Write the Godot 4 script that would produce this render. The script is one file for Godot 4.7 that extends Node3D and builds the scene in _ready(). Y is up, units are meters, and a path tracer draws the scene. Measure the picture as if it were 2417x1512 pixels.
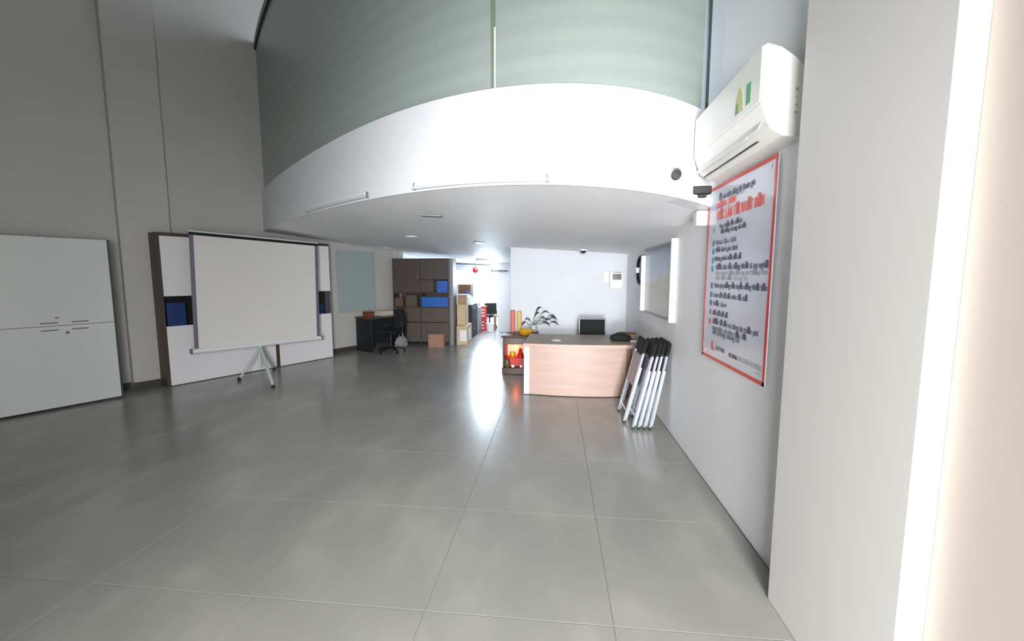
extends Node3D

# ---------------------------------------------------------------- helpers
var used := {}
var M := {}
var rng := RandomNumberGenerator.new()

func numbered(called: String) -> String:
	if not used.has(called):
		used[called] = 0
		return called
	used[called] += 1
	return "%s_%03d" % [called, used[called]]

func thing(called: String, label: String, category: String, at := Vector3.ZERO, turn := Vector3.ZERO, group := "") -> Node3D:
	var o := Node3D.new()
	o.name = numbered(called)
	add_child(o)
	o.position = at
	o.rotation_degrees = turn
	tag(o, label, category, group)
	return o

func tag(o: Node, label: String, category: String, group := "", kind := "") -> void:
	if label != "":
		o.set_meta("label", label)
	if category != "":
		o.set_meta("category", category)
	if group != "":
		o.set_meta("group", group)
	if kind != "":
		o.set_meta("kind", kind)

func begin() -> SurfaceTool:
	var st := SurfaceTool.new()
	st.begin(Mesh.PRIMITIVE_TRIANGLES)
	st.set_smooth_group(-1)
	return st

func obj(called: String, st: SurfaceTool, m: Material, parent: Node = null) -> MeshInstance3D:
	st.generate_normals()
	var o := MeshInstance3D.new()
	o.mesh = st.commit()
	o.material_override = m
	if parent == null:
		o.name = numbered(called)
		add_child(o)
	else:
		o.name = called
		parent.add_child(o, true)
	return o

func struct(called: String, st: SurfaceTool, m: Material, label: String, category: String) -> MeshInstance3D:
	var o := obj(called, st, m)
	tag(o, label, category, "", "structure")
	return o

# a polygon (3 or 4 corners) turned so that it faces "out"
func face(st: SurfaceTool, p: Array, out: Vector3) -> void:
	var n: Vector3 = (p[1] - p[0]).cross(p[2] - p[0])
	if p.size() == 4:
		n += (p[2] - p[0]).cross(p[3] - p[0])
	if n.dot(out) > 0.0:      # counter-clockwise seen from outside: Godot wants clockwise
		p.reverse()
	st.add_vertex(p[0]); st.add_vertex(p[1]); st.add_vertex(p[2])
	if p.size() == 4:
		st.add_vertex(p[0]); st.add_vertex(p[2]); st.add_vertex(p[3])

func bx(st: SurfaceTool, c: Vector3, s: Vector3, b := 0.004, t := Transform3D.IDENTITY) -> void:
	var h := s * 0.5
	b = minf(b, minf(h.x, minf(h.y, h.z)) * 0.9)
	var v := func(sx: int, sy: int, sz: int, axis: int) -> Vector3:
		var e := Vector3(h.x - b, h.y - b, h.z - b)
		e[axis] = h[axis]
		return t * (c + Vector3(sx * e.x, sy * e.y, sz * e.z))
	for a in 3:
		var u := (a + 1) % 3
		var w := (a + 2) % 3
		for s1 in [-1, 1]:
			var pts := []
			for k in [[-1, -1], [1, -1], [1, 1], [-1, 1]]:
				var g := [0, 0, 0]
				g[a] = s1; g[u] = k[0]; g[w] = k[1]
				pts.append(v.call(g[0], g[1], g[2], a))
			var out := Vector3.ZERO
			out[a] = s1
			face(st, pts, t.basis * out)
	if b <= 0.0:
		return
	for a in 3:
		var u := (a + 1) % 3
		var w := (a + 2) % 3
		for su in [-1, 1]:
			for sw in [-1, 1]:
				var g0 := [0, 0, 0]
				var g1 := [0, 0, 0]
				g0[a] = -1; g1[a] = 1
				g0[u] = su; g1[u] = su
				g0[w] = sw; g1[w] = sw
				var out := Vector3.ZERO
				out[u] = su; out[w] = sw
				face(st, [v.call(g0[0], g0[1], g0[2], u), v.call(g1[0], g1[1], g1[2], u), v.call(g1[0], g1[1], g1[2], w), v.call(g0[0], g0[1], g0[2], w)], t.basis * out)
	for sx in [-1, 1]:
		for sy in [-1, 1]:
			for sz in [-1, 1]:
				face(st, [v.call(sx, sy, sz, 0), v.call(sx, sy, sz, 1), v.call(sx, sy, sz, 2)], t.basis * Vector3(sx, sy, sz))

func box(called: String, c: Vector3, s: Vector3, m: Material, parent: Node = null, b := 0.004, t := Transform3D.IDENTITY) -> MeshInstance3D:
	var st := begin()
	bx(st, c, s, b, t)
	return obj(called, st, m, parent)

func frame_of(d: Vector3) -> Array:
	var up := Vector3.UP if absf(d.y) < 0.95 else Vector3.RIGHT
	var r := d.cross(up).normalized()
	return [r, r.cross(d).normalized()]

# a swept tube with round section (rx, ry radii of the section)
func tube(st: SurfaceTool, pts: Array, r: float, n := 10, caps := true) -> void:
	var rings := []
	for i in pts.size():
		var a: Vector3 = pts[maxi(i - 1, 0)]
		var b: Vector3 = pts[mini(i + 1, pts.size() - 1)]
		var d := (b - a).normalized()
		var f := frame_of(d)
		var ring := []
		for k in n:
			var ang := TAU * k / n
			ring.append(pts[i] + (f[0] * cos(ang) + f[1] * sin(ang)) * r)
		rings.append(ring)
	st.set_smooth_group(1)
	for i in rings.size() - 1:
		for k in n:
			var k2 := (k + 1) % n
			var q := [rings[i][k], rings[i][k2], rings[i + 1][k2], rings[i + 1][k]]
			face(st, q, (q[0] + q[1] + q[2] + q[3]) / 4.0 - (pts[i] + pts[i + 1]) / 2.0)
	st.set_smooth_group(-1)
	if caps:
		for e in [[0, 1], [pts.size() - 1, pts.size() - 2]]:
			var out: Vector3 = pts[e[0]] - pts[e[1]]
			for k in n:
				face(st, [pts[e[0]], rings[e[0]][k], rings[e[0]][(k + 1) % n]], out)

# profile: array of Vector2(radius, height) turned about +y at c
func lathe(st: SurfaceTool, c: Vector3, profile: Array, n := 24, t := Transform3D.IDENTITY) -> void:
	for i in profile.size() - 1:
		var p: Vector2 = profile[i]
		var q: Vector2 = profile[i + 1]
		var e := q - p
		st.set_smooth_group(2 + i)
		for k in n:
			var a := TAU * k / n
			var b := TAU * (k + 1) / n
			var v0 := t * (c + Vector3(p.x * cos(a), p.y, p.x * sin(a)))
			var v1 := t * (c + Vector3(p.x * cos(b), p.y, p.x * sin(b)))
			var v2 := t * (c + Vector3(q.x * cos(b), q.y, q.x * sin(b)))
			var v3 := t * (c + Vector3(q.x * cos(a), q.y, q.x * sin(a)))
			var m := (a + b) * 0.5
			var out := t.basis * Vector3(e.y * cos(m), -e.x, e.y * sin(m))
			if p.x < 1e-5:
				face(st, [v0, v2, v3], out)
			elif q.x < 1e-5:
				face(st, [v0, v1, v2], out)
			else:
				face(st, [v0, v1, v2, v3], out)
	st.set_smooth_group(-1)

# polygon in the local XY plane pushed from z0 to z1
func prism(st: SurfaceTool, poly: Array, z0: float, z1: float, t := Transform3D.IDENTITY) -> void:
	var pv := PackedVector2Array(poly)
	var mid := Vector2.ZERO
	for p in poly:
		mid += p
	mid /= poly.size()
	var tri := Geometry2D.triangulate_polygon(pv)
	for i in range(0, tri.size(), 3):
		var a := pv[tri[i]]
		var b := pv[tri[i + 1]]
		var c := pv[tri[i + 2]]
		face(st, [t * Vector3(a.x, a.y, z1), t * Vector3(b.x, b.y, z1), t * Vector3(c.x, c.y, z1)], t.basis * Vector3(0, 0, signf(z1 - z0)))
		face(st, [t * Vector3(a.x, a.y, z0), t * Vector3(b.x, b.y, z0), t * Vector3(c.x, c.y, z0)], t.basis * Vector3(0, 0, -signf(z1 - z0)))
	var ccw := Geometry2D.is_polygon_clockwise(pv)
	for i in pv.size():
		var a := pv[i]
		var b := pv[(i + 1) % pv.size()]
		var n := Vector2(b.y - a.y, a.x - b.x)
		if ccw:
			n = -n
		face(st, [t * Vector3(a.x, a.y, z0), t * Vector3(b.x, b.y, z0), t * Vector3(b.x, b.y, z1), t * Vector3(a.x, a.y, z1)], t.basis * Vector3(n.x, n.y, 0))

# a leaf: a folded, arching blade from p along d, with width w
func leaf(st: SurfaceTool, p: Vector3, d: Vector3, up: Vector3, length: float, w: float, droop: float) -> void:
	var side := d.cross(up).normalized()
	var n := 6
	var rows := []
	for i in n + 1:
		var f := float(i) / n
		var c := p + d * length * f + up * (0.25 * sin(f * PI) - droop * f * f) * length
		var hw := w * pow(sin(PI * minf(0.04 + f * 0.96, 1.0)), 0.8)
		rows.append([c - side * hw + up * hw * 0.35, c, c + side * hw + up * hw * 0.35])
	st.set_smooth_group(1)
	for s in [1.0, -1.0]:
		for i in n:
			for k in 2:
				var o: Vector3 = up * s
				var th: Vector3 = up * 0.0008 * s
				face(st, [rows[i][k] + th, rows[i][k + 1] + th, rows[i + 1][k + 1] + th, rows[i + 1][k] + th], o)
	st.set_smooth_group(-1)

func sm(c: Color, rough := 0.6, metal := 0.0, called := "") -> StandardMaterial3D:
	var m := StandardMaterial3D.new()
	m.albedo_color = c
	m.roughness = rough
	m.metallic = metal
	m.resource_name = called
	return m

func noise_tex(freq: float, colors: Array, offsets: Array, seed_: int, size := 512, oct := 4, type := FastNoiseLite.TYPE_SIMPLEX_SMOOTH, warp := 0.0, as_normal := false) -> NoiseTexture2D:
	var n := FastNoiseLite.new()
	n.seed = seed_
	n.noise_type = type
	n.frequency = freq
	n.fractal_octaves = oct
	if warp > 0.0:
		n.domain_warp_enabled = true
		n.domain_warp_amplitude = warp
		n.domain_warp_frequency = freq * 0.6
	var t := NoiseTexture2D.new()
	t.width = size; t.height = size
	t.seamless = true
	t.noise = n
	if as_normal:
		t.as_normal_map = true
		t.bump_strength = 2.0
	else:
		var g := Gradient.new()
		g.offsets = PackedFloat32Array(offsets)
		g.colors = PackedColorArray(colors)
		t.color_ramp = g
	return t

func tri(m: StandardMaterial3D, tex: Texture2D, scale: Vector3) -> StandardMaterial3D:
	m.albedo_texture = tex
	m.uv1_triplanar = true
	m.uv1_world_triplanar = true
	m.uv1_scale = scale
	return m

var font: SystemFont
func lettering(parent: Node, text: String, x0: float, x1: float, y: float, height: float, z: float, m: Material, bold := true, called := "lettering") -> void:
	var tm := TextMesh.new()
	var f := SystemFont.new()
	f.font_names = PackedStringArray(["Droid Sans"])
	f.font_weight = 700 if bold else 400
	tm.font = f
	tm.text = text
	tm.font_size = 48
	tm.pixel_size = height / 36.0
	tm.depth = 0.002
	tm.curve_step = 2.0
	tm.horizontal_alignment = HORIZONTAL_ALIGNMENT_LEFT
	var bb := tm.get_aabb()
	var o := MeshInstance3D.new()
	o.mesh = tm
	o.material_override = m
	o.name = called
	parent.add_child(o, true)
	var k := (x1 - x0) / maxf(bb.size.x, 0.001)
	o.scale = Vector3(k, 1, 1)
	o.position = Vector3(x0 - bb.position.x * k, y - (bb.position.y + bb.size.y * 0.5), z)

# ---------------------------------------------------------------- the place
# plan of the curved balcony front: z for an x; the low ceiling falls gently to the right and to the back
func front_z(x: float) -> float:
	return (((-0.004 * x - 0.055) * x - 0.317) * x + 0.074) * x - 3.063
func ceiling_y(x: float, z: float) -> float:
	return 2.41 - 0.064 * x + 0.042 * z

func curved_strip(st: SurfaceTool, xa: float, xb: float, n: int, thick: float, offset: float, low: Callable, high: Callable) -> void:
	var P := []
	for i in n + 1:
		var x := lerpf(xa, xb, float(i) / n)
		var z := front_z(x)
		var tn := Vector2(1.0, (front_z(x + 0.01) - front_z(x - 0.01)) / 0.02).normalized()
		var nn := Vector3(-tn.y, 0, tn.x)      # towards the room
		var a := Vector3(x, 0, z) + nn * offset
		var b := Vector3(x, 0, z) + nn * (offset - thick)
		var yl: float = low.call(x, z)
		var yh: float = high.call(x, z)
		P.append([a + Vector3.UP * yl, a + Vector3.UP * yh, b + Vector3.UP * yh, b + Vector3.UP * yl, nn])
	for i in n:
		var p: Array = P[i]
		var q: Array = P[i + 1]
		st.set_smooth_group(1)
		face(st, [p[0], q[0], q[1], p[1]], p[4])
		st.set_smooth_group(2)
		face(st, [p[3], q[3], q[2], p[2]], -p[4])
		st.set_smooth_group(3)
		face(st, [p[1], q[1], q[2], p[2]], Vector3.UP)
		st.set_smooth_group(4)
		face(st, [p[0], q[0], q[3], p[3]], Vector3.DOWN)
	st.set_smooth_group(-1)
	face(st, [P[0][0], P[0][1], P[0][2], P[0][3]], Vector3.LEFT)
	face(st, [P[n][0], P[n][1], P[n][2], P[n][3]], Vector3.RIGHT)

const WALL_O := Vector3(-5.696, 0, -5.640)    # where the left wall's run of boards starts; x runs along that wall, z into the room
const WALL_TURN := Vector3(0, 63.43, 0)
const RIGHT_X := 1.22
const RIGHT_TURN := Vector3(0, -90, 0)

func along_wall(s: float, off: float, y := 0.0) -> Vector3:
	return Transform3D(Basis.from_euler(WALL_TURN * PI / 180.0), WALL_O) * Vector3(s, y, off)

func _ready() -> void:
	# camera
	var cam := Camera3D.new()
	cam.name = "camera"
	cam.position = Vector3(0, 1.65, 0)
	cam.rotation_degrees = Vector3(-6.0508, 5.8764, 0)
	cam.fov = 74.1786
	cam.near = 0.02
	cam.far = 200.0
	add_child(cam)
	cam.current = true
	# sky: a bright, thinly overcast midday
	var we := WorldEnvironment.new()
	we.name = "environment"
	var env := Environment.new()
	env.background_mode = Environment.BG_SKY
	var sky := Sky.new()
	var sk := ProceduralSkyMaterial.new()
	sk.sky_top_color = Color(0.86, 0.92, 1.0)
	sk.sky_horizon_color = Color(0.97, 0.98, 1.0)
	sk.ground_horizon_color = Color(0.80, 0.80, 0.80)
	sk.ground_bottom_color = Color(0.6, 0.6, 0.6)
	sk.sun_angle_max = 1.0
	sky.sky_material = sk
	env.sky = sky
	env.background_energy_multiplier = 3.6
	env.tonemap_mode = Environment.TONE_MAPPER_LINEAR
	env.tonemap_exposure = 1.06
	env.sdfgi_enabled = true
	env.ssao_enabled = true
	env.ssil_enabled = true
	we.environment = env
	add_child(we)
	# daylight through the shop entrance behind the camera, and through the yard door at the far end, plus added unseen fills
	area("street_daylight", Vector3(2.6, 2.0, 4.6), Vector3(0, 8, 0), Vector2(3.6, 3.4), 104.0, Color(0.97, 0.98, 1.0))
	area("added_ceiling_fill", Vector3(-0.7, 0.55, 3.8), Vector3(13, -8, 0), Vector2(3.0, 0.9), 105.0, Color(0.99, 0.99, 0.985))  # unseen fill lamp added low outside to lift the low ceiling and right wall
	area("added_floor_fill", Vector3(0.5, 2.55, 3.6), Vector3(-18, 4, 0), Vector2(1.4, 0.9), 55.0, Color(0.99, 0.99, 0.985))  # unseen lamp added to brighten the near floor; no canopy stands there
	area("added_partition_fill", Vector3(0.5, 1.8, 9.5), Vector3(0, 2, 0), Vector2(2.0, 2.4), 50.0, Color(0.86, 0.93, 1.0))  # unseen lamp added to brighten the partition and the balcony front
	area("yard_daylight", Vector3(-2.18, 1.55, -13.28), Vector3(0, 180, 0), Vector2(0.62, 0.6), 13.0, Color(0.86, 0.94, 1.0))

	materials()
	shell()
	balcony()
	left_side()
	middle()
	right_side()
	far_end()

func area(called: String, at: Vector3, turn: Vector3, size: Vector2, energy: float, c: Color) -> void:
	var l := AreaLight3D.new()
	l.name = called
	l.position = at
	l.rotation_degrees = turn
	l.area_size = size
	l.area_normalize_energy = true
	l.light_energy = energy
	l.light_color = c
	l.area_range = 40.0
	l.shadow_enabled = true
	add_child(l)

func materials() -> void:
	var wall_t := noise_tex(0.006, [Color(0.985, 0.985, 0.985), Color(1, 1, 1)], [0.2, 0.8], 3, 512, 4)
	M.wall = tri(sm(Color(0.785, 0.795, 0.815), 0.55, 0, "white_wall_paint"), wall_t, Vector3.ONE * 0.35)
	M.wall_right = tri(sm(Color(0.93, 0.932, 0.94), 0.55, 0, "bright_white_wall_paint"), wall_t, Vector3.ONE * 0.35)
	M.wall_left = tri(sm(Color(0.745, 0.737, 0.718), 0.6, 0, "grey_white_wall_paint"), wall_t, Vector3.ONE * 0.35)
	M.beam = tri(sm(Color(0.875, 0.88, 0.895), 0.5, 0, "white_beam_paint"), wall_t, Vector3.ONE * 0.3)
	M.ceiling = tri(sm(Color(0.96, 0.965, 0.975), 0.6, 0, "white_ceiling_paint"), wall_t, Vector3.ONE * 0.3)
	var floor_t := noise_tex(0.0035, [Color(0.90, 0.90, 0.90), Color(0.92, 0.92, 0.915), Color(0.95, 0.95, 0.945), Color(0.99, 0.99, 0.98)], [0.15, 0.45, 0.66, 0.9], 11, 1024, 5, FastNoiseLite.TYPE_SIMPLEX_SMOOTH, 60.0)
	M.tile = tri(sm(Color(0.64, 0.632, 0.61), 0.235, 0, "grey_stone_tile"), floor_t, Vector3(0.42, 0.3, 0.24))
	M.tile.metallic_specular = 0.5
	M.grout = sm(Color(0.53, 0.52, 0.50), 0.6, 0, "grout")
	M.skirting = sm(Color(0.27, 0.25, 0.24), 0.4, 0, "dark_skirting")
	M.pane_glass = tri(sm(Color(0.60, 0.64, 0.622), 0.3, 0, "frosted_green_glass"), painted_reflection_bands(), Vector3(0.5, 1.0, 0.5))
	M.rail = sm(Color(0.10, 0.13, 0.12), 0.4, 0, "dark_rail")
	M.channel = sm(Color(0.26, 0.30, 0.29), 0.4, 0.3, "glass_channel")
	M.joint = sm(Color(0.42, 0.46, 0.40), 0.5, 0, "glass_joint")
	M.white = sm(Color(0.90, 0.90, 0.90), 0.4, 0, "white_plastic")
	M.white_gloss = sm(Color(0.82, 0.83, 0.815), 0.16, 0, "white_gloss_board")
	M.laminate = sm(Color(0.90, 0.895, 0.90), 0.4, 0, "white_laminate")
	M.screen = sm(Color(0.86, 0.85, 0.83), 0.85, 0, "matt_screen_cloth")
	M.black = sm(Color(0.03, 0.03, 0.035), 0.5, 0, "black_plastic")
	M.cloth_black = sm(Color(0.05, 0.055, 0.055), 0.85, 0, "black_vinyl")
	M.navy = sm(Color(0.06, 0.09, 0.13), 0.6, 0, "navy_board")
	M.blue = sm(Color(0.05, 0.20, 0.42), 0.5, 0, "blue_panel")
	M.bright_blue = sm(Color(0.15, 0.37, 0.72), 0.5, 0, "bright_blue_card")
	M.frame_grey = sm(Color(0.47, 0.46, 0.52), 0.35, 0.3, "grey_frame")
	M.chrome = sm(Color(0.82, 0.84, 0.87), 0.22, 0.75, "chrome_tube")
	M.steel_white = sm(Color(0.80, 0.84, 0.83), 0.35, 0.1, "pale_enamel")
	M.brown = wood(Color(0.30, 0.235, 0.19), 21)
	M.cabinet = wood(Color(0.31, 0.275, 0.26), 22)
	M.cabinet_low = wood(Color(0.35, 0.31, 0.285), 24)
	M.oak = wood(Color(0.72, 0.615, 0.565), 23)
	M.oak_dark = wood(Color(0.52, 0.36, 0.25), 25)
	M.desk_top = wood(Color(0.58, 0.53, 0.48), 26)
	M.glass_green = sm(Color(0.63, 0.685, 0.67), 0.2, 0, "pale_green_glass")
	M.card = sm(Color(0.68, 0.55, 0.42), 0.8, 0, "cardboard")
	M.card_pale = sm(Color(0.80, 0.71, 0.58), 0.8, 0, "pale_cardboard")
	M.card_dark = sm(Color(0.42, 0.31, 0.25), 0.8, 0, "brown_cardboard")
	M.red = sm(Color(0.75, 0.12, 0.09), 0.45, 0, "red_lacquer")
	M.red_dark = sm(Color(0.22, 0.06, 0.05), 0.35, 0, "dark_red_lacquer")
	M.gold = sm(Color(0.85, 0.62, 0.10), 0.4, 0.2, "gold_yellow")
	M.paper = sm(Color(0.92, 0.92, 0.93), 0.7, 0, "paper")
	M.leaf = sm(Color(0.10, 0.16, 0.13), 0.45, 0, "dark_leaf")
	M.leaf_pale = sm(Color(0.36, 0.44, 0.38), 0.5, 0, "pale_leaf")
	M.sign_white = sm(Color(0.82, 0.83, 0.88), 0.12, 0, "acrylic_sign_face")
	M.sign_red = sm(Color(0.80, 0.20, 0.15), 0.25, 0, "sign_red")
	M.ink = sm(Color(0.31, 0.32, 0.36), 0.4, 0, "dark_ink")
	M.ink_red = sm(Color(0.83, 0.36, 0.32), 0.4, 0, "red_ink")
	M.ac_mark = sm(Color(0.70, 0.68, 0.66), 0.5, 0, "end_cap_marks")
	M.ink_grey = sm(Color(0.58, 0.59, 0.61), 0.4, 0, "grey_ink")

func wood(c: Color, seed_: int) -> StandardMaterial3D:
	var t := noise_tex(0.012, [Color(0.965, 0.96, 0.955), Color(0.985, 0.985, 0.985), Color(1, 1, 1)], [0.25, 0.5, 0.75], seed_, 256, 4)
	return tri(sm(c, 0.45, 0, "wood_%d" % seed_), t, Vector3(0.25, 6.0, 0.25))

# shutter reflections on the balcony glass, painted into its colour as faint level bands
func painted_reflection_bands() -> ImageTexture:
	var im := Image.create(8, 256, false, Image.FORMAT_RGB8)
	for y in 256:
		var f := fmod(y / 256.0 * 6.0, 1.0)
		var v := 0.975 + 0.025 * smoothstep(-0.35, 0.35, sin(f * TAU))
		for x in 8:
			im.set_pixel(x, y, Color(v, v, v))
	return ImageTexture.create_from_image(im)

func shell() -> void:
	# floor: a slab that shows as grout between stone tiles, each tile a piece of its own
	var st := begin()
	bx(st, Vector3(-3.6, -0.10, -6.0), Vector3(12.6, 0.194, 15.6), 0.0)
	var fl := struct("floor", st, M.grout, "grey stone-look tiled floor running from the entrance to the yard door", "floor")
	st = begin()
	bx(st, Vector3.ZERO, Vector3(0.917, 0.012, 0.917), 0.001)
	st.generate_normals()
	var tile_mesh := st.commit()
	for i in 13:
		for k in 17:
			var x := 0.75 - 0.92 * i
			var z := 1.34 - 0.92 * k
			# only inside the walls
			if Vector2(x, z).dot(Vector2(0.894, 0.447)) < -7.967 - 0.4 and z > -10.4:
				continue
			if z < -10.4 and x < -4.2:
				continue
			if z < -12.0 and x > 0.5:
				continue
			var o := MeshInstance3D.new()
			o.mesh = tile_mesh
			o.material_override = M.tile
			o.name = "tile"
			o.position = Vector3(x, -0.006, z)
			fl.add_child(o, true)
	# left wall with its pilaster, in its own axes
	st = begin()
	bx(st, Vector3(-1.6, 4.6, -0.46), Vector3(13.2, 9.2, 0.22), 0.0)
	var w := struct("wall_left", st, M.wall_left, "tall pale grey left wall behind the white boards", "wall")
	w.position = WALL_O; w.rotation_degrees = WALL_TURN
	st = begin()
	bx(st, Vector3(-0.06, 4.6, -0.30), Vector3(0.60, 9.2, 0.10), 0.008)
	obj("pilaster", st, M.wall_left, w)
	st = begin()
	bx(st, Vector3(1.45, 0.05, -0.343), Vector3(6.9, 0.10, 0.014), 0.003)
	bx(st, Vector3(-0.06, 0.05, -0.243), Vector3(0.63, 0.10, 0.014), 0.003)
	var b := struct("baseboard_left", st, M.skirting, "dark tiled skirting along the foot of the left wall", "baseboard")
	b.position = WALL_O; b.rotation_degrees = WALL_TURN
	# left wall beyond the cabinet
	st = begin()
	bx(st, Vector3(-4.0, 1.5, -11.75), Vector3(0.2, 3.0, 3.5), 0.0)
	struct("wall_left_far", st, M.wall, "white wall left of the storage end behind the brown cabinet", "wall")
	# right wall, the pilaster on it, and the bright reveal and wall nearest the camera
	st = begin()
	bx(st, Vector3(RIGHT_X + 0.11, 4.6, -2.95), Vector3(0.22, 9.2, 9.5), 0.0)
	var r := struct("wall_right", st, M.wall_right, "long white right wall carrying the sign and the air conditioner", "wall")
	st = begin()
	bx(st, Vector3(1.165, 4.6, -1.755), Vector3(0.13, 9.2, 0.77), 0.004)
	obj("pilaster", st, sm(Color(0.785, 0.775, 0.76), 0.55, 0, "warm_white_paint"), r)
	st = begin()
	bx(st, Vector3(1.205, 4.6, 0.10), Vector3(0.05, 9.2, 2.94), 0.002)
	obj("wall_lining", st, sm(Color(0.66, 0.625, 0.59), 0.6, 0, "beige_wall_paint"), r)
	# back wall behind the camera with the wide entrance
	st = begin()
	bx(st, Vector3(-5.10, 4.6, 1.70), Vector3(9.2, 9.2, 0.2), 0.0)
	bx(st, Vector3(0.36, 5.9, 1.70), Vector3(1.72, 6.6, 0.2), 0.0)
	struct("wall_back", st, sm(Color(0.45, 0.46, 0.45), 0.6, 0, "bounce_cutting_grey"), "grey street-side wall around the entrance behind the camera", "wall")  # out of view; grey darkened to cut light bounced onto the left side
	st = begin()
	bx(st, Vector3(-4.3, 9.3, -5.9), Vector3(11.6, 0.2, 15.6), 0.0)
	struct("ceiling_high", st, sm(Color(0.42, 0.43, 0.42), 0.8, 0, "dark_high_ceiling"), "high ceiling over the double-height front of the room", "ceiling")  # out of view; tone darkened to cut bounce onto the upper walls
	# partition behind the desk, the passage wall behind it
	st = begin()
	bx(st, Vector3(0.22, 1.6, -7.58), Vector3(2.04, 3.2, 0.16), 0.004)
	struct("wall_partition", st, M.wall, "plain white partition wall behind the reception desk", "wall")
	st = begin()
	prism(st, [Vector2(-0.78, 7.66), Vector2(-0.62, 7.66), Vector2(-1.05, 12.2), Vector2(-1.21, 12.2)], 0.0, 3.2, Transform3D(Basis(Vector3.RIGHT, Vector3.FORWARD, Vector3.UP), Vector3.ZERO))
	struct("wall_passage", st, M.wall, "white wall along the right of the passage to the yard", "wall")
	st = begin()
	bx(st, Vector3(-1.46, 1.6, -12.3), Vector3(0.40, 3.2, 0.24), 0.01)
	struct("trim_column", st, M.beam, "bright white column at the end of the passage", "column")
	# far wall with the yard door opening and a small high window
	st = begin()
	var z := -13.45
	bx(st, Vector3(-3.55, 0.68, z), Vector3(1.5, 1.36, 0.16), 0.0)
	bx(st, Vector3(-3.62, 2.4, z), Vector3(1.64, 1.14, 0.16), 0.0)
	bx(st, Vector3(-3.66, 1.6, z), Vector3(0.72, 0.5, 0.16), 0.0)
	bx(st, Vector3(-2.72, 1.0, z), Vector3(0.16, 3.9, 0.16), 0.0)
	bx(st, Vector3(-2.2, 2.4, z), Vector3(0.9, 1.14, 0.16), 0.0)
	bx(st, Vector3(-1.3, 1.6, z), Vector3(0.9, 3.2, 0.16), 0.0)
	struct("wall_yard", st, M.wall, "white end wall around the bright yard door", "wall")
	# the yard and the street outside
	st = begin()
	bx(st, Vector3(-2.4, -0.10, -16.2), Vector3(6.0, 0.2, 5.0), 0.0)
	struct("floor_yard", st, sm(Color(0.75, 0.75, 0.74), 0.8, 0, "yard_concrete"), "pale concrete yard outside the far door", "ground")
	st = begin()
	bx(st, Vector3(-2.4, 1.5, -18.7), Vector3(6.0, 3.0, 0.2), 0.0)
	struct("wall_yard_end", st, sm(Color(0.9, 0.9, 0.9), 0.8, 0, "yard_whitewash"), "whitewashed yard wall seen through the far door", "wall")
	st = begin()
	bx(st, Vector3(0.0, -0.12, 7.0), Vector3(16.0, 0.2, 10.3), 0.0)
	struct("floor_street", st, sm(Color(0.6, 0.6, 0.58), 0.9, 0, "pavement"), "pale pavement outside the entrance", "ground")

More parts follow.
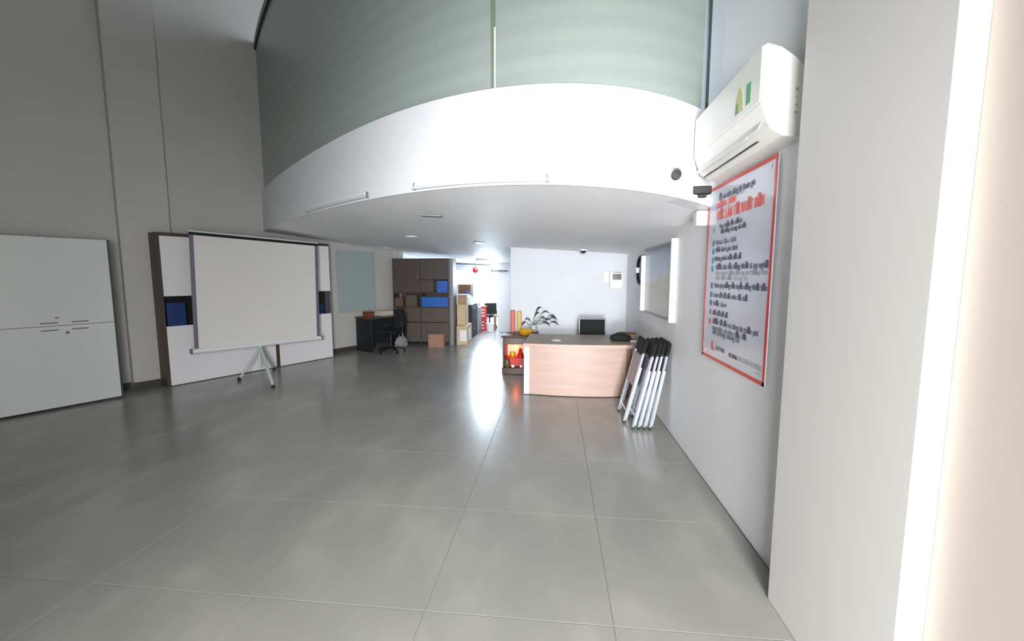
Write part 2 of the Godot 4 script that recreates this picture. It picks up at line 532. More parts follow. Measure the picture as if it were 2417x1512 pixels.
func balcony() -> void:
	var cy := func(x: float, z: float) -> float: return ceiling_y(x, z)
	var top := func(x: float, z: float) -> float: return ceiling_y(x, z) + 0.675
	var st := begin()
	# low ceiling under the balcony
	var n := 48
	for i in n:
		var xa := lerpf(-5.6, 1.22, float(i) / n)
		var xb := lerpf(-5.6, 1.22, float(i + 1) / n)
		var za := front_z(xa) - 0.02
		var zb := front_z(xb) - 0.02
		var p := [Vector3(xa, ceiling_y(xa, za), za), Vector3(xb, ceiling_y(xb, zb), zb), Vector3(xb, ceiling_y(xb, -13.6), -13.6), Vector3(xa, ceiling_y(xa, -13.6), -13.6)]
		var q := []
		for v in p:
			q.append(v + Vector3(0, 0.2, 0))
		face(st, p, Vector3.DOWN)
		face(st, q, Vector3.UP)
		face(st, [Vector3(xb, ceiling_y(xb, -13.6), -13.6), Vector3(xa, ceiling_y(xa, -13.6), -13.6), Vector3(xa, ceiling_y(xa, -13.6) + 0.2, -13.6), Vector3(xb, ceiling_y(xb, -13.6) + 0.2, -13.6)], Vector3.FORWARD)
	struct("ceiling", st, M.ceiling, "low grey-white ceiling under the curved balcony", "ceiling")
	st = begin()
	curved_strip(st, -5.42, 1.22, 64, 0.16, 0.0, cy, top)
	struct("trim_balcony_fascia", st, M.beam, "broad curved white fascia beam of the balcony", "beam")
	# glass parapet: two tall curved panes of frosted glass, channel, joint, posts and top rail
	var g := thing("glass_parapet", "tall curved frosted green glass screen above the white balcony beam", "glass screen")
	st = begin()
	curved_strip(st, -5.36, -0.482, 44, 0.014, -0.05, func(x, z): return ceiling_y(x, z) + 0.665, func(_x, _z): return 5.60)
	obj("pane", st, M.pane_glass, g)
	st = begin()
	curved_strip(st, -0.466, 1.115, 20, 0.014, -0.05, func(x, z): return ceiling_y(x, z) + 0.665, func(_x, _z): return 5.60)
	obj("pane", st, M.pane_glass, g)
	st = begin()
	curved_strip(st, -5.36, 1.115, 60, 0.04, -0.03, func(x, z): return ceiling_y(x, z) + 0.67, func(x, z): return ceiling_y(x, z) + 0.69)
	obj("bottom_channel", st, M.channel, g)
	st = begin()
	curved_strip(st, -5.36, 1.115, 60, 0.06, -0.02, func(_x, _z): return 5.55, func(_x, _z): return 5.66)
	obj("top_rail", st, M.rail, g)
	box("joint_strip", Vector3(-0.474, 4.28, front_z(-0.474) - 0.05), Vector3(0.014, 2.62, 0.02), M.joint, g, 0.002)
	box("end_post", Vector3(1.125, 4.2, front_z(1.125) - 0.055), Vector3(0.022, 2.75, 0.04), M.channel, g, 0.003)
	box("end_post", Vector3(-5.34, 4.42, front_z(-5.34) - 0.04), Vector3(0.03, 2.3, 0.04), M.rail, g, 0.003)
	# two batten lights along the foot of the beam
	for L in [[-1.17, -0.057, "long white batten light fixed along the foot of the beam"], [-3.0, -1.75, "fainter white batten light left of the long one on the beam"]]:
		var t := thing("batten_light", L[2], "light fitting", Vector3.ZERO, Vector3.ZERO, "batten lights on the beam")
		st = begin()
		curved_strip(st, L[0], L[1], 12, 0.035, 0.037, func(x, z): return ceiling_y(x, z) + 0.015, func(x, z): return ceiling_y(x, z) + 0.04)
		obj("housing", st, sm(Color(0.78, 0.80, 0.82), 0.4, 0, "batten_housing"), t)
		st = begin()
		curved_strip(st, L[0] + 0.015, L[1] - 0.015, 12, 0.03, 0.032, func(x, z): return ceiling_y(x, z) + 0.04, func(x, z): return ceiling_y(x, z) + 0.062)
		obj("tube", st, M.white, t)
		for e in [L[0] + 0.008, L[1] - 0.008]:
			box("end_cap", Vector3(e, ceiling_y(e, front_z(e)) + 0.038, front_z(e) + 0.02), Vector3(0.016, 0.054, 0.04), M.frame_grey, t, 0.002)
	# fittings in the low ceiling
	var D := [[-2.32, -6.74, "recessed ceiling downlight nearest the dark cabinet, left of the other"], [-1.28, -7.10, "recessed ceiling downlight nearest the white partition"], [-3.75, -9.2, "small recessed downlight above the dark cabinet"]]
	for d in D:
		var t := thing("downlight", d[2], "light fitting", Vector3(d[0], ceiling_y(d[0], d[1]), d[1]), Vector3.ZERO, "ceiling downlights")
		st = begin()
		lathe(st, Vector3.ZERO, [Vector2(0.0, -0.006), Vector2(0.07, -0.006), Vector2(0.085, -0.014), Vector2(0.10, -0.012), Vector2(0.105, 0.004)], 24)
		obj("trim_ring", st, M.white, t)
		st = begin()
		lathe(st, Vector3.ZERO, [Vector2(0.0, -0.012), Vector2(0.066, -0.010), Vector2(0.068, -0.004)], 24)
		obj("diffuser", st, sm(Color(0.95, 0.95, 0.92), 0.3, 0, "lamp_diffuser"), t)
	var v := thing("ceiling_vent", "small grey oblong ceiling vent under the middle of the balcony", "vent", Vector3(-1.36, ceiling_y(-1.36, -4.6), -4.6), Vector3(2.4, 0, -3.6))
	box("frame", Vector3(0, -0.006, 0), Vector3(0.24, 0.014, 0.13), sm(Color(0.55, 0.56, 0.57), 0.5, 0, "vent_grey"), v, 0.003)
	for i in 5:
		box("slat", Vector3(0, -0.015, -0.044 + 0.022 * i), Vector3(0.21, 0.006, 0.012), sm(Color(0.33, 0.33, 0.34), 0.5, 0, "vent_slat"), v, 0.001)
	var c := thing("dome_camera", "small dark dome camera on the ceiling in front of the partition", "camera", Vector3(0.45, ceiling_y(0.45, -7.2), -7.2))
	st = begin()
	lathe(st, Vector3.ZERO, [Vector2(0.062, 0.004), Vector2(0.062, -0.02), Vector2(0.05, -0.024)], 20)
	obj("base_ring", st, M.white, c)
	st = begin()
	lathe(st, Vector3.ZERO, [Vector2(0.05, -0.02), Vector2(0.046, -0.038), Vector2(0.03, -0.056), Vector2(0.0, -0.064)], 20)
	obj("dome", st, M.black, c)

func left_side() -> void:
	# double white board standing on the floor at the left
	var st := begin()
	var wb := thing("white_board", "big glossy white double board standing at the far left", "board", WALL_O, WALL_TURN)
	var x0 := -3.4
	var x1 := -0.60
	box("panel", Vector3((x0 + x1) / 2, 1.575, 0.112), Vector3(x1 - x0, 1.07, 0.04), M.white_gloss, wb, 0.004)
	box("panel", Vector3((x0 + x1) / 2, 0.53, 0.112), Vector3(x1 - x0, 1.01, 0.04), M.white_gloss, wb, 0.004)
	box("edge_frame", Vector3(x1 + 0.012, 1.06, 0.105), Vector3(0.022, 2.10, 0.05), M.channel, wb, 0.003)
	box("backing", Vector3((x0 + x1) / 2, 1.05, 0.08), Vector3(x1 - x0, 2.06, 0.025), M.frame_grey, wb, 0.003)
	for g in [-1.70, -1.20, -0.93]:
		var w := 0.2 if g < -1.5 else 0.15
		box("pen_ledge", Vector3(g, 1.075, 0.137), Vector3(w, 0.014, 0.012), M.frame_grey, wb, 0.002)
		box("pen_ledge", Vector3(g, 0.985, 0.137), Vector3(w, 0.014, 0.012), M.frame_grey, wb, 0.002)
	box("pen_clip", Vector3(-1.05, 0.945, 0.137), Vector3(0.03, 0.03, 0.012), M.frame_grey, wb, 0.003)
	box("pen_clip", Vector3(-1.13, 1.135, 0.137), Vector3(0.035, 0.016, 0.012), M.frame_grey, wb, 0.003)
	# backdrop stand of white panels with a dark niche band, brown edged
	var h := 2.27
	var L := 2.72
	var bd := thing("display_stand", "white panelled display stand with brown edges behind the projection screen", "display stand", WALL_O, WALL_TURN)
	box("side_board", Vector3(-0.025, h / 2, -0.11), Vector3(0.05, h, 0.235), M.brown, bd, 0.004)
	box("side_board", Vector3(L + 0.008, h / 2, -0.12), Vector3(0.016, h, 0.21), M.frame_grey, bd, 0.004)
	box("top_board", Vector3(L / 2, h - 0.02, -0.11), Vector3(L, 0.045, 0.235), M.brown, bd, 0.004)
	box("back_board", Vector3(L / 2, h / 2 - 0.02, -0.2), Vector3(L, h - 0.05, 0.02), M.black, bd, 0.0)
	box("upper_panel", Vector3(L / 2, (1.345 + h - 0.045) / 2, -0.02), Vector3(L, h - 0.045 - 1.345, 0.03), M.laminate, bd, 0.003)
	box("lower_panel", Vector3(0.79, 0.455, -0.02), Vector3(1.58, 0.89, 0.03), M.laminate, bd, 0.003)
	box("lower_panel", Vector3((1.645 + L) / 2, 0.455, -0.02), Vector3(L - 1.645, 0.89, 0.03), M.laminate, bd, 0.003)
	box("post", Vector3(1.612, 0.455, -0.02), Vector3(0.058, 0.89, 0.035), M.brown, bd, 0.003)
	box("niche_shelf", Vector3(L / 2, 0.89, -0.11), Vector3(L, 0.02, 0.16), M.black, bd, 0.0)
	box("niche_panel", Vector3(0.155, 1.075, -0.06), Vector3(0.24, 0.35, 0.02), M.blue, bd, 0.003)
	box("niche_panel", Vector3(2.47, 0.99, -0.10), Vector3(0.26, 0.18, 0.02), M.blue, bd, 0.003)
	# projection screen on its tripod
	var ps := thing("projection_screen", "white projection screen on a pale tripod in front of the display stand", "projection screen", along_wall(1.25, 0.30), WALL_TURN)
	var roll := Node3D.new()
	var tr := Transform3D(Basis(Vector3(0, 0, 1), deg_to_rad(-1.4)), Vector3(0, 1.37, 0)) 
	st = begin()
	bx(st, Vector3(0, 0.02, 0), Vector3(2.0, 1.72, 0.004), 0.0, tr)
	obj("cloth", st, M.screen, ps)
	st = begin()
	bx(st, Vector3(-0.985, 0.03, 0.001), Vector3(0.055, 1.72, 0.008), 0.001, tr)
	obj("border", st, M.frame_grey, ps)
	st = begin()
	bx(st, Vector3(0.985, 0.03, 0.001), Vector3(0.055, 1.72, 0.008), 0.001, tr)
	obj("border", st, M.frame_grey, ps)
	st = begin()
	bx(st, Vector3(0, 0.87, 0.001), Vector3(2.03, 0.045, 0.010), 0.001, tr)
	obj("top_border", st, M.black, ps)
	st = begin()
	bx(st, Vector3(0, 0.903, -0.004), Vector3(2.05, 0.025, 0.03), 0.004, tr)
	obj("top_bar", st, M.steel_white, ps)
	st = begin()
	bx(st, Vector3(0, -0.865, 0.0), Vector3(2.10, 0.07, 0.06), 0.02, tr)
	obj("roller_case", st, M.white, ps)
	for e in [-1, 1]:
		st = begin()
		bx(st, Vector3(1.055 * e, -0.865, 0.0), Vector3(0.02, 0.078, 0.066), 0.006, tr)
		obj("end_cap", st, M.frame_grey, ps)
	st = begin()
	tube(st, [Vector3(-0.09, 0.10, -0.05), Vector3(-0.09, 2.26, -0.05)], 0.014, 12)
	obj("mast", st, M.steel_white, ps)
	roll.free()
	# legs meet under the roller case; the front foot stands well out in the room
	var foot: Vector3 = Transform3D(Basis.from_euler(WALL_TURN * PI / 180.0), along_wall(1.25, 0.30)).affine_inverse() * Vector3(-4.136, 0, -5.728)
	var hub := Vector3(-0.09, 0.46, 0.0)
	for f in [foot, Vector3(-0.52, 0, 0.15), Vector3(0.20, 0, -0.17)]:
		st = begin()
		var e: Vector3 = f + Vector3(0, 0.02, 0)
		tube(st, [hub, hub.lerp(e, 0.5), e], 0.026 if f == foot else 0.016, 10)
		var lg := obj("leg", st, M.steel_white, ps)
		st = begin()
		lathe(st, f, [Vector2(0, 0), Vector2(0.026, 0), Vector2(0.028, 0.03), Vector2(0.018, 0.05)], 12)
		obj("foot", st, M.rail, lg)
	st = begin()
	lathe(st, hub + Vector3(0, -0.06, 0), [Vector2(0, 0), Vector2(0.035, 0), Vector2(0.035, 0.09), Vector2(0.02, 0.11)], 16)
	obj("hub", st, M.steel_white, ps)
	# glass board on the wall further along
	var gb := thing("glass_board", "pale green glass writing board on the wall right of the display stand", "glass board", WALL_O, WALL_TURN)
	box("pane", Vector3(3.60, 1.52, -0.318), Vector3(0.98, 1.32, 0.012), M.glass_green, gb, 0.002)
	for p in [Vector2(3.16, 2.12), Vector2(4.04, 2.12), Vector2(3.16, 0.92), Vector2(4.04, 0.92)]:
		st = begin()
		lathe(st, Vector3.ZERO, [Vector2(0.012, -0.025), Vector2(0.012, 0.010), Vector2(0.0, 0.012)], 12, Transform3D(Basis(Vector3.RIGHT, PI / 2), Vector3(p.x, p.y, -0.318)))
		obj("standoff", st, M.chrome, gb)
	# dark desk with clutter, chair and bag in the shadow
	var dk := thing("office_desk", "dark office desk in the shadow left of the brown cabinet", "desk", along_wall(3.52, -0.28), WALL_TURN)
	box("desk_top", Vector3(0.46, 0.735, 0.28), Vector3(1.02, 0.03, 0.56), M.cabinet, dk, 0.004)
	box("side_panel", Vector3(-0.02, 0.36, 0.28), Vector3(0.03, 0.72, 0.52), M.navy, dk, 0.003)
	box("side_panel", Vector3(0.94, 0.36, 0.28), Vector3(0.03, 0.72, 0.52), M.navy, dk, 0.003)
	box("modesty_panel", Vector3(0.46, 0.45, 0.40), Vector3(0.93, 0.54, 0.02), M.navy, dk, 0.003)
	var ob := thing("box", "small orange-brown box on the left of the dark desk", "box", along_wall(3.66, -0.05, 0.75), WALL_TURN)
	box("body", Vector3(0, 0.045, 0), Vector3(0.18, 0.09, 0.16), sm(Color(0.50, 0.24, 0.09), 0.7, 0, "orange_card"), ob, 0.004)
	box("lid", Vector3(0, 0.095, 0), Vector3(0.188, 0.02, 0.168), sm(Color(0.42, 0.20, 0.08), 0.7, 0, "orange_card_lid"), ob, 0.003)
	var pp := thing("paper_stack", "heap of pale papers on the right of the dark desk", "papers", along_wall(4.10, -0.04, 0.75), WALL_TURN)
	for i in 5:
		box("sheet_bundle", Vector3(0.02 * sin(i * 2.3), 0.010 + 0.018 * i, 0.015 * cos(i * 1.7)), Vector3(0.42 - 0.03 * i, 0.016, 0.26), M.card_pale if i % 2 else M.paper, pp, 0.002, Transform3D(Basis(Vector3.UP, 0.12 * sin(i * 3.1)), Vector3.ZERO))
	var och := office_chair("office_chair", "dark office chair pushed up to the shadowed desk", along_wall(3.74, 0.55), 63.43 + 200)
	och.set_meta("group", "")
	och.remove_meta("group")
	var bag := thing("bag", "pale cloth bag under the shadowed dark desk", "bag", along_wall(4.25, 0.32), WALL_TURN)
	st = begin()
	lathe(st, Vector3.ZERO, [Vector2(0.0, 0.0), Vector2(0.13, 0.0), Vector2(0.17, 0.06), Vector2(0.16, 0.17), Vector2(0.10, 0.25), Vector2(0.06, 0.27), Vector2(0.0, 0.26)], 18, Transform3D(Basis.from_scale(Vector3(1.1, 1, 0.6)), Vector3.ZERO))
	obj("body", st, sm(Color(0.55, 0.55, 0.54), 0.9, 0, "bag_cloth"), bag)
	st = begin()
	tube(st, [Vector3(-0.06, 0.25, 0), Vector3(-0.05, 0.33, 0), Vector3(0, 0.36, 0), Vector3(0.05, 0.33, 0), Vector3(0.06, 0.25, 0)], 0.008, 8)
	obj("handle", st, M.paper, bag)

func office_chair(called: String, label: String, at: Vector3, turn: float) -> Node3D:
	var t := thing(called, label, "chair", at, Vector3(0, turn, 0))
	var st := begin()
	bx(st, Vector3(0, 0.46, 0), Vector3(0.46, 0.07, 0.44), 0.025)
	obj("seat", st, M.cloth_black, t)
	st = begin()
	var tb := Transform3D(Basis(Vector3.RIGHT, deg_to_rad(8)), Vector3(0, 0.72, -0.23))
	bx(st, Vector3(0, 0.02, 0), Vector3(0.43, 0.40, 0.05), 0.022, tb)
	obj("backrest", st, M.cloth_black, t)
	st = begin()
	tube(st, [Vector3(0, 0.43, -0.05), Vector3(0, 0.42, -0.24), Vector3(0, 0.50, -0.28), Vector3(0, 0.68, -0.265)], 0.018, 10)
	obj("back_support", st, M.black, t)
	st = begin()
	tube(st, [Vector3(0, 0.09, 0), Vector3(0, 0.43, 0)], 0.028, 12)
	obj("gas_column", st, M.black, t)
	for i in 5:
		var a := TAU * i / 5.0 + 0.3
		var d := Vector3(cos(a), 0, sin(a))
		st = begin()
		tube(st, [Vector3(0, 0.11, 0), d * 0.16 + Vector3(0, 0.095, 0), d * 0.29 + Vector3(0, 0.07, 0)], 0.017, 8)
		var arm := obj("base_arm", st, M.black, t)
		st = begin()
		lathe(st, Vector3.ZERO, [Vector2(0, -0.02), Vector2(0.022, -0.02), Vector2(0.028, -0.012), Vector2(0.028, 0.012), Vector2(0.022, 0.02), Vector2(0, 0.02)], 14, Transform3D(Basis(d.cross(Vector3.UP), PI / 2), d * 0.29 + Vector3(0, 0.028, 0)))
		obj("castor", st, M.black, arm)
	for s in [-1, 1]:
		st = begin()
		tube(st, [Vector3(0.2 * s, 0.45, -0.04), Vector3(0.25 * s, 0.47, -0.04), Vector3(0.26 * s, 0.63, -0.04), Vector3(0.26 * s, 0.655, 0.10)], 0.015, 8)
		obj("armrest", st, M.black, t)
	return t

func middle() -> void:
	# reception desk with a bowed front
	var d := thing("reception_desk", "wooden reception desk with a bowed pinkish oak front", "desk", Vector3(0.30, 0, -5.76))
	var n := 16
	var front := func(x: float) -> float: return 0.085 * (1.0 - pow(x / 0.72, 2.0)) - 0.02     # local z of the front at local x
	var P := []
	for i in n + 1:
		var x := lerpf(-0.655, 0.66, float(i) / n)
		P.append(Vector2(x, -front.call(x)))
	# front board
	var poly := P.duplicate()
	for i in n + 1:
		var p: Vector2 = P[n - i]
		poly.append(p + Vector2(0, 0.022))
	var flat := Transform3D(Basis(Vector3.RIGHT, Vector3.FORWARD, Vector3.UP), Vector3.ZERO)
	var st := begin()
	prism(st, poly, 0.012, 0.685, flat)
	obj("front_board", st, M.oak, d)
	# top
	var top := []
	for i in n + 1:
		var x := lerpf(-0.735, 0.83, float(i) / n)
		top.append(Vector2(x, -front.call(x * 0.86) - 0.035))
	top.append(Vector2(0.83, 0.92)); top.append(Vector2(-0.70, 0.92))
	st = begin()
	prism(st, top, 0.705, 0.728, flat)
	obj("desk_top", st, M.desk_top, d)
	var edge := []
	for i in n + 1:
		edge.append(top[i] + Vector2(0, -0.003))
	for i in n + 1:
		edge.append(top[n - i] + Vector2(0, 0.02))
	st = begin()
	prism(st, edge, 0.683, 0.727, flat)
	obj("top_edging", st, M.oak, d)
	st = begin()
	bx(st, Vector3(-0.69, 0.35, -0.02), Vector3(0.075, 0.68, 0.05), 0.003)
	bx(st, Vector3(-0.705, 0.35, -0.40), Vector3(0.03, 0.68, 0.74), 0.003)
	obj("side_panel", st, sm(Color(0.80, 0.83, 0.90), 0.4, 0, "pale_side_laminate"), d)
	st = begin()
	bx(st, Vector3(0.72, 0.345, -0.40), Vector3(0.03, 0.68, 0.78), 0.003)
	bx(st, Vector3(0.69, 0.345, -0.03), Vector3(0.06, 0.68, 0.03), 0.003)
	obj("side_panel", st, M.oak_dark, d)
	# plinth shadow gap
	st = begin()
	bx(st, Vector3(0, 0.03, -0.40), Vector3(1.30, 0.06, 0.70), 0.0)
	obj("plinth", st, M.cabinet, d)
	st = begin()
	bx(st, Vector3(0.15, 0.729, -0.42), Vector3(0.30, 0.004, 0.06), 0.001)
	obj("cable_slot", st, M.oak_dark, d)
	# paper, things on the desk
	st = begin()
	bx(st, Vector3(0.03, 0.731, -6.02), Vector3(0.10, 0.003, 0.15), 0.0, Transform3D(Basis.IDENTITY, Vector3.ZERO))
	bx(st, Vector3(0.03, 0.735, -6.03), Vector3(0.10, 0.003, 0.13), 0.0, Transform3D(Basis(Vector3(0, 0, 1), 0.04), Vector3(0, 0, 0)))
	tag(obj("paper", st, M.paper), "small white folded paper lying on the left of the reception desk", "paper")
	var bag := thing("shoulder_bag", "black bag slumped on the right end of the reception desk", "bag", Vector3(0.93, 0.728, -6.12))
	st = begin()
	lathe(st, Vector3.ZERO, [Vector2(0.0, 0.0), Vector2(0.10, 0.0), Vector2(0.125, 0.03), Vector2(0.11, 0.075), Vector2(0.06, 0.10), Vector2(0.0, 0.105)], 18, Transform3D(Basis.from_scale(Vector3(1.25, 1, 0.8)), Vector3.ZERO))
	obj("body", st, M.cloth_black, bag)
	st = begin()
	tube(st, [Vector3(-0.10, 0.06, 0.02), Vector3(-0.06, 0.115, 0.05), Vector3(0.02, 0.125, 0.06), Vector3(0.10, 0.09, 0.05), Vector3(0.14, 0.012, 0.08), Vector3(0.10, 0.009, 0.14)], 0.009, 8)
	obj("strap", st, M.black, bag)
	var lamp := thing("leather_case", "flat brown case beside the black bag on the desk end", "case", Vector3(1.10, 0.728, -6.36))
	box("body", Vector3(0, 0.04, 0), Vector3(0.16, 0.08, 0.22), M.oak_dark, lamp, 0.012)
	box("flap", Vector3(0, 0.083, 0.03), Vector3(0.162, 0.008, 0.16), M.brown, lamp, 0.003)
	var pd := thing("paper_pad", "white paper pad at the desk's right rear corner", "paper", Vector3(1.08, 0.728, -5.98))
	box("cover", Vector3(0, 0.004, 0), Vector3(0.085, 0.008, 0.15), M.card, pd, 0.001)
	box("pages", Vector3(0, 0.014, 0), Vector3(0.082, 0.012, 0.146), M.paper, pd, 0.001)
	# chair behind the desk
	var ch := thing("desk_chair", "dark high-backed chair standing behind the reception desk", "chair", Vector3(0.60, 0, -6.98))
	st = begin()
	bx(st, Vector3(0, 0.78, 0.0), Vector3(0.40, 0.33, 0.045), 0.015)
	obj("backrest", st, M.cloth_black, ch)
	st = begin()
	for s in [-1, 1]:
		bx(st, Vector3(0.208 * s, 0.78, 0), Vector3(0.022, 0.335, 0.05), 0.006)
	bx(st, Vector3(0, 0.948, 0), Vector3(0.43, 0.018, 0.05), 0.006)
	obj("back_frame", st, M.frame_grey, ch)
	st = begin()
	bx(st, Vector3(0, 0.46, 0.0), Vector3(0.44, 0.06, 0.12), 0.02)
	obj("seat", st, M.cloth_black, ch)
	st = begin()
	tube(st, [Vector3(0, 0.66, -0.02), Vector3(0, 0.42, -0.02), Vector3(0, 0.06, 0)], 0.02, 10)
	obj("stem", st, M.black, ch)
	for i in 4:
		var a := TAU * i / 4.0 + 0.78
		st = begin()
		tube(st, [Vector3(0, 0.08, 0), Vector3(cos(a) * 0.24, 0.02, sin(a) * 0.24)], 0.018, 8)
		obj("foot", st, M.black, ch)
	# meter box on the partition
	var mb := thing("meter_box", "white electrical meter box with a dark window on the partition", "meter box", Vector3(1.03, 1.575, -7.5))
	box("case", Vector3(0, 0.0, 0.03), Vector3(0.22, 0.31, 0.06), M.white, mb, 0.008)
	box("window", Vector3(0.012, 0.055, 0.062), Vector3(0.15, 0.10, 0.008), sm(Color(0.16, 0.18, 0.19), 0.3, 0, "smoked_window"), mb, 0.002)
	box("slot", Vector3(0.02, 0.132, 0.062), Vector3(0.14, 0.012, 0.004), M.rail, mb, 0.001)
	box("cover", Vector3(-0.01, -0.085, 0.063), Vector3(0.19, 0.11, 0.008), M.white, mb, 0.003)
	box("side_door", Vector3(-0.165, 0.045, 0.02), Vector3(0.10, 0.20, 0.04), M.white, mb, 0.006)
	# floor shrine beside the desk
	var sh := thing("floor_shrine", "small red and gold floor shrine beside the desk's left end", "shrine", Vector3(-0.67, 0, -7.10))
	box("plinth", Vector3(0, 0.06, 0), Vector3(0.42, 0.12, 0.36), M.red_dark, sh, 0.01)
	box("side_wall", Vector3(-0.19, 0.37, -0.03), Vector3(0.03, 0.50, 0.28), M.red_dark, sh, 0.005)
	box("side_wall", Vector3(0.19, 0.37, -0.03), Vector3(0.03, 0.50, 0.28), M.red_dark, sh, 0.005)
	box("back_wall", Vector3(0, 0.37, -0.165), Vector3(0.37, 0.50, 0.02), M.red, sh, 0.003)
	box("roof", Vector3(0, 0.635, -0.02), Vector3(0.46, 0.035, 0.34), M.red_dark, sh, 0.01)
	box("cornice", Vector3(0, 0.56, 0.115), Vector3(0.36, 0.11, 0.02), M.red_dark, sh, 0.004)
	box("altar_step", Vector3(0, 0.19, -0.05), Vector3(0.35, 0.14, 0.20), M.red, sh, 0.005)
	var glow := sm(Color(0.95, 0.72, 0.60), 0.5, 0, "lit_altar_panel")
	glow.emission_enabled = true
	glow.emission = Color(1.0, 0.52, 0.36)
	glow.emission_energy_multiplier = 0.45
	box("lit_screen", Vector3(0.0, 0.385, -0.145), Vector3(0.30, 0.23, 0.012), glow, sh, 0.002)
	var lp := OmniLight3D.new()
	lp.name = "shrine_light"
	lp.position = Vector3(0, 0.42, -0.07)
	lp.light_color = Color(1.0, 0.45, 0.25)
	lp.light_energy = 0.02
	lp.light_size = 0.04
	lp.omni_range = 8.0
	lp.omni_attenuation = 2.0
	lp.shadow_enabled = true
	sh.add_child(lp)
	st = begin()
	lathe(st, Vector3(-0.05, 0.26, 0.0), [Vector2(0, 0), Vector2(0.035, 0), Vector2(0.055, 0.05), Vector2(0.05, 0.09), Vector2(0.0, 0.085)], 18)
	tag(obj("incense_bowl", st, M.gold, sh), "", "")
	var fig := begin()
	lathe(fig, Vector3(0.08, 0.26, -0.04), [Vector2(0, 0), Vector2(0.05, 0.0), Vector2(0.055, 0.05), Vector2(0.03, 0.09), Vector2(0.034, 0.12), Vector2(0.02, 0.15), Vector2(0, 0.155)], 16)
	obj("statuette", fig, M.red, sh)
	for c in [[-0.70, "white offering cup at the left on the foot of the shrine"], [-0.56, "white offering cup nearest the desk on the shrine's foot"]]:
		st = begin()
		lathe(st, Vector3(c[0], 0.12, -6.955), [Vector2(0, 0), Vector2(0.022, 0), Vector2(0.034, 0.04), Vector2(0.030, 0.04), Vector2(0.018, 0.006), Vector2(0, 0.006)], 16)
		tag(obj("offering_cup", st, M.white), c[1], "cup", "offering cups")
	st = begin()
	lathe(st, Vector3(-0.80, 0.12, -6.97), [Vector2(0, 0), Vector2(0.04, 0), Vector2(0.055, 0.06), Vector2(0.04, 0.12), Vector2(0.045, 0.14), Vector2(0.0, 0.13)], 18)
	tag(obj("vase", st, sm(Color(0.34, 0.30, 0.16), 0.4, 0, "olive_glaze")), "squat olive vase at the left on the shrine's foot", "vase")
	st = begin()
	lathe(st, Vector3(-0.49, 0.655, -7.02), [Vector2(0, 0), Vector2(0.06, 0), Vector2(0.10, 0.03), Vector2(0.125, 0.07), Vector2(0.10, 0.10), Vector2(0.05, 0.115), Vector2(0, 0.118)], 20)
	tag(obj("fruit_bowl", st, M.gold), "bright yellow bowl on top of the red shrine", "bowl")
	# rolls, vase and plant standing behind on a low shelf
	var shelf := thing("low_shelf", "low dark red shelf behind the shrine carrying rolls and a plant", "shelf", Vector3(-0.56, 0, -7.38))
	box("top_board", Vector3(0, 0.655, 0), Vector3(0.54, 0.03, 0.17), M.red_dark, shelf, 0.004)
	box("side_board", Vector3(-0.25, 0.32, 0), Vector3(0.03, 0.64, 0.16), M.red_dark, shelf, 0.004)
	box("side_board", Vector3(0.25, 0.32, 0), Vector3(0.03, 0.64, 0.16), M.red_dark, shelf, 0.004)
	var rolls := [[-0.745, sm(Color(0.78, 0.45, 0.40), 0.7, 0, "faded_red_roll"), 0.37, "tall faded red roll standing behind the shrine"], [-0.63, sm(Color(0.80, 0.68, 0.42), 0.7, 0, "straw_roll"), 0.35, "tall straw-coloured roll right of the faded red one"]]
	for r in rolls:
		st = begin()
		lathe(st, Vector3(r[0], 0.67, -7.38), [Vector2(0, 0), Vector2(0.042, 0), Vector2(0.042, r[2]), Vector2(0.03, r[2] + 0.004), Vector2(0.028, r[2] - 0.03), Vector2(0, r[2] - 0.03)], 18)
		tag(obj("paper_roll", st, r[1]), r[3], "roll", "rolls behind the shrine")
	var pl := thing("potted_plant", "pale pot of dark arching leaves behind the desk's left end", "plant", Vector3(-0.38, 0.67, -7.38))
	st = begin()
	lathe(st, Vector3.ZERO, [Vector2(0, 0), Vector2(0.05, 0), Vector2(0.075, 0.05), Vector2(0.07, 0.10), Vector2(0.055, 0.125), Vector2(0.048, 0.12), Vector2(0, 0.115)], 20)
	obj("pot", st, sm(Color(0.70, 0.74, 0.70), 0.35, 0, "pale_pot"), pl)
	rng.seed = 7
	var tips := [[0.05, 0.42, 0.0], [0.38, 0.30, 0.05], [0.44, 0.14, 0.10], [0.30, 0.20, -0.03], [-0.10, 0.20, 0.06], [0.02, 0.30, 0.05], [0.20, 0.38, 0.02], [0.20, 0.12, 0.10], [-0.12, 0.10, 0.08], [0.42, 0.24, 0.0], [0.13, 0.24, 0.06]]
	for t in tips:
		st = begin()
		var tip := Vector3(t[0], t[1], t[2])
		tube(st, [Vector3(0, 0.11, 0), Vector3(tip.x * 0.25, 0.11 + tip.y * 0.35, tip.z * 0.3), tip * 0.62 + Vector3(0, 0.06, 0)], 0.004, 6)
		var stalk := obj("stem", st, M.leaf_pale, pl)
		st = begin()
		var dir := Vector3(tip.x + 0.05, tip.y * 0.25, tip.z + rng.randf_range(-0.05, 0.05)).normalized()
		leaf(st, tip * 0.62 + Vector3(0, 0.06, 0), dir, Vector3(0, 1, 0.4).normalized(), rng.randf_range(0.13, 0.20), 0.026, 0.25)
		obj("leaf", st, M.leaf, stalk)

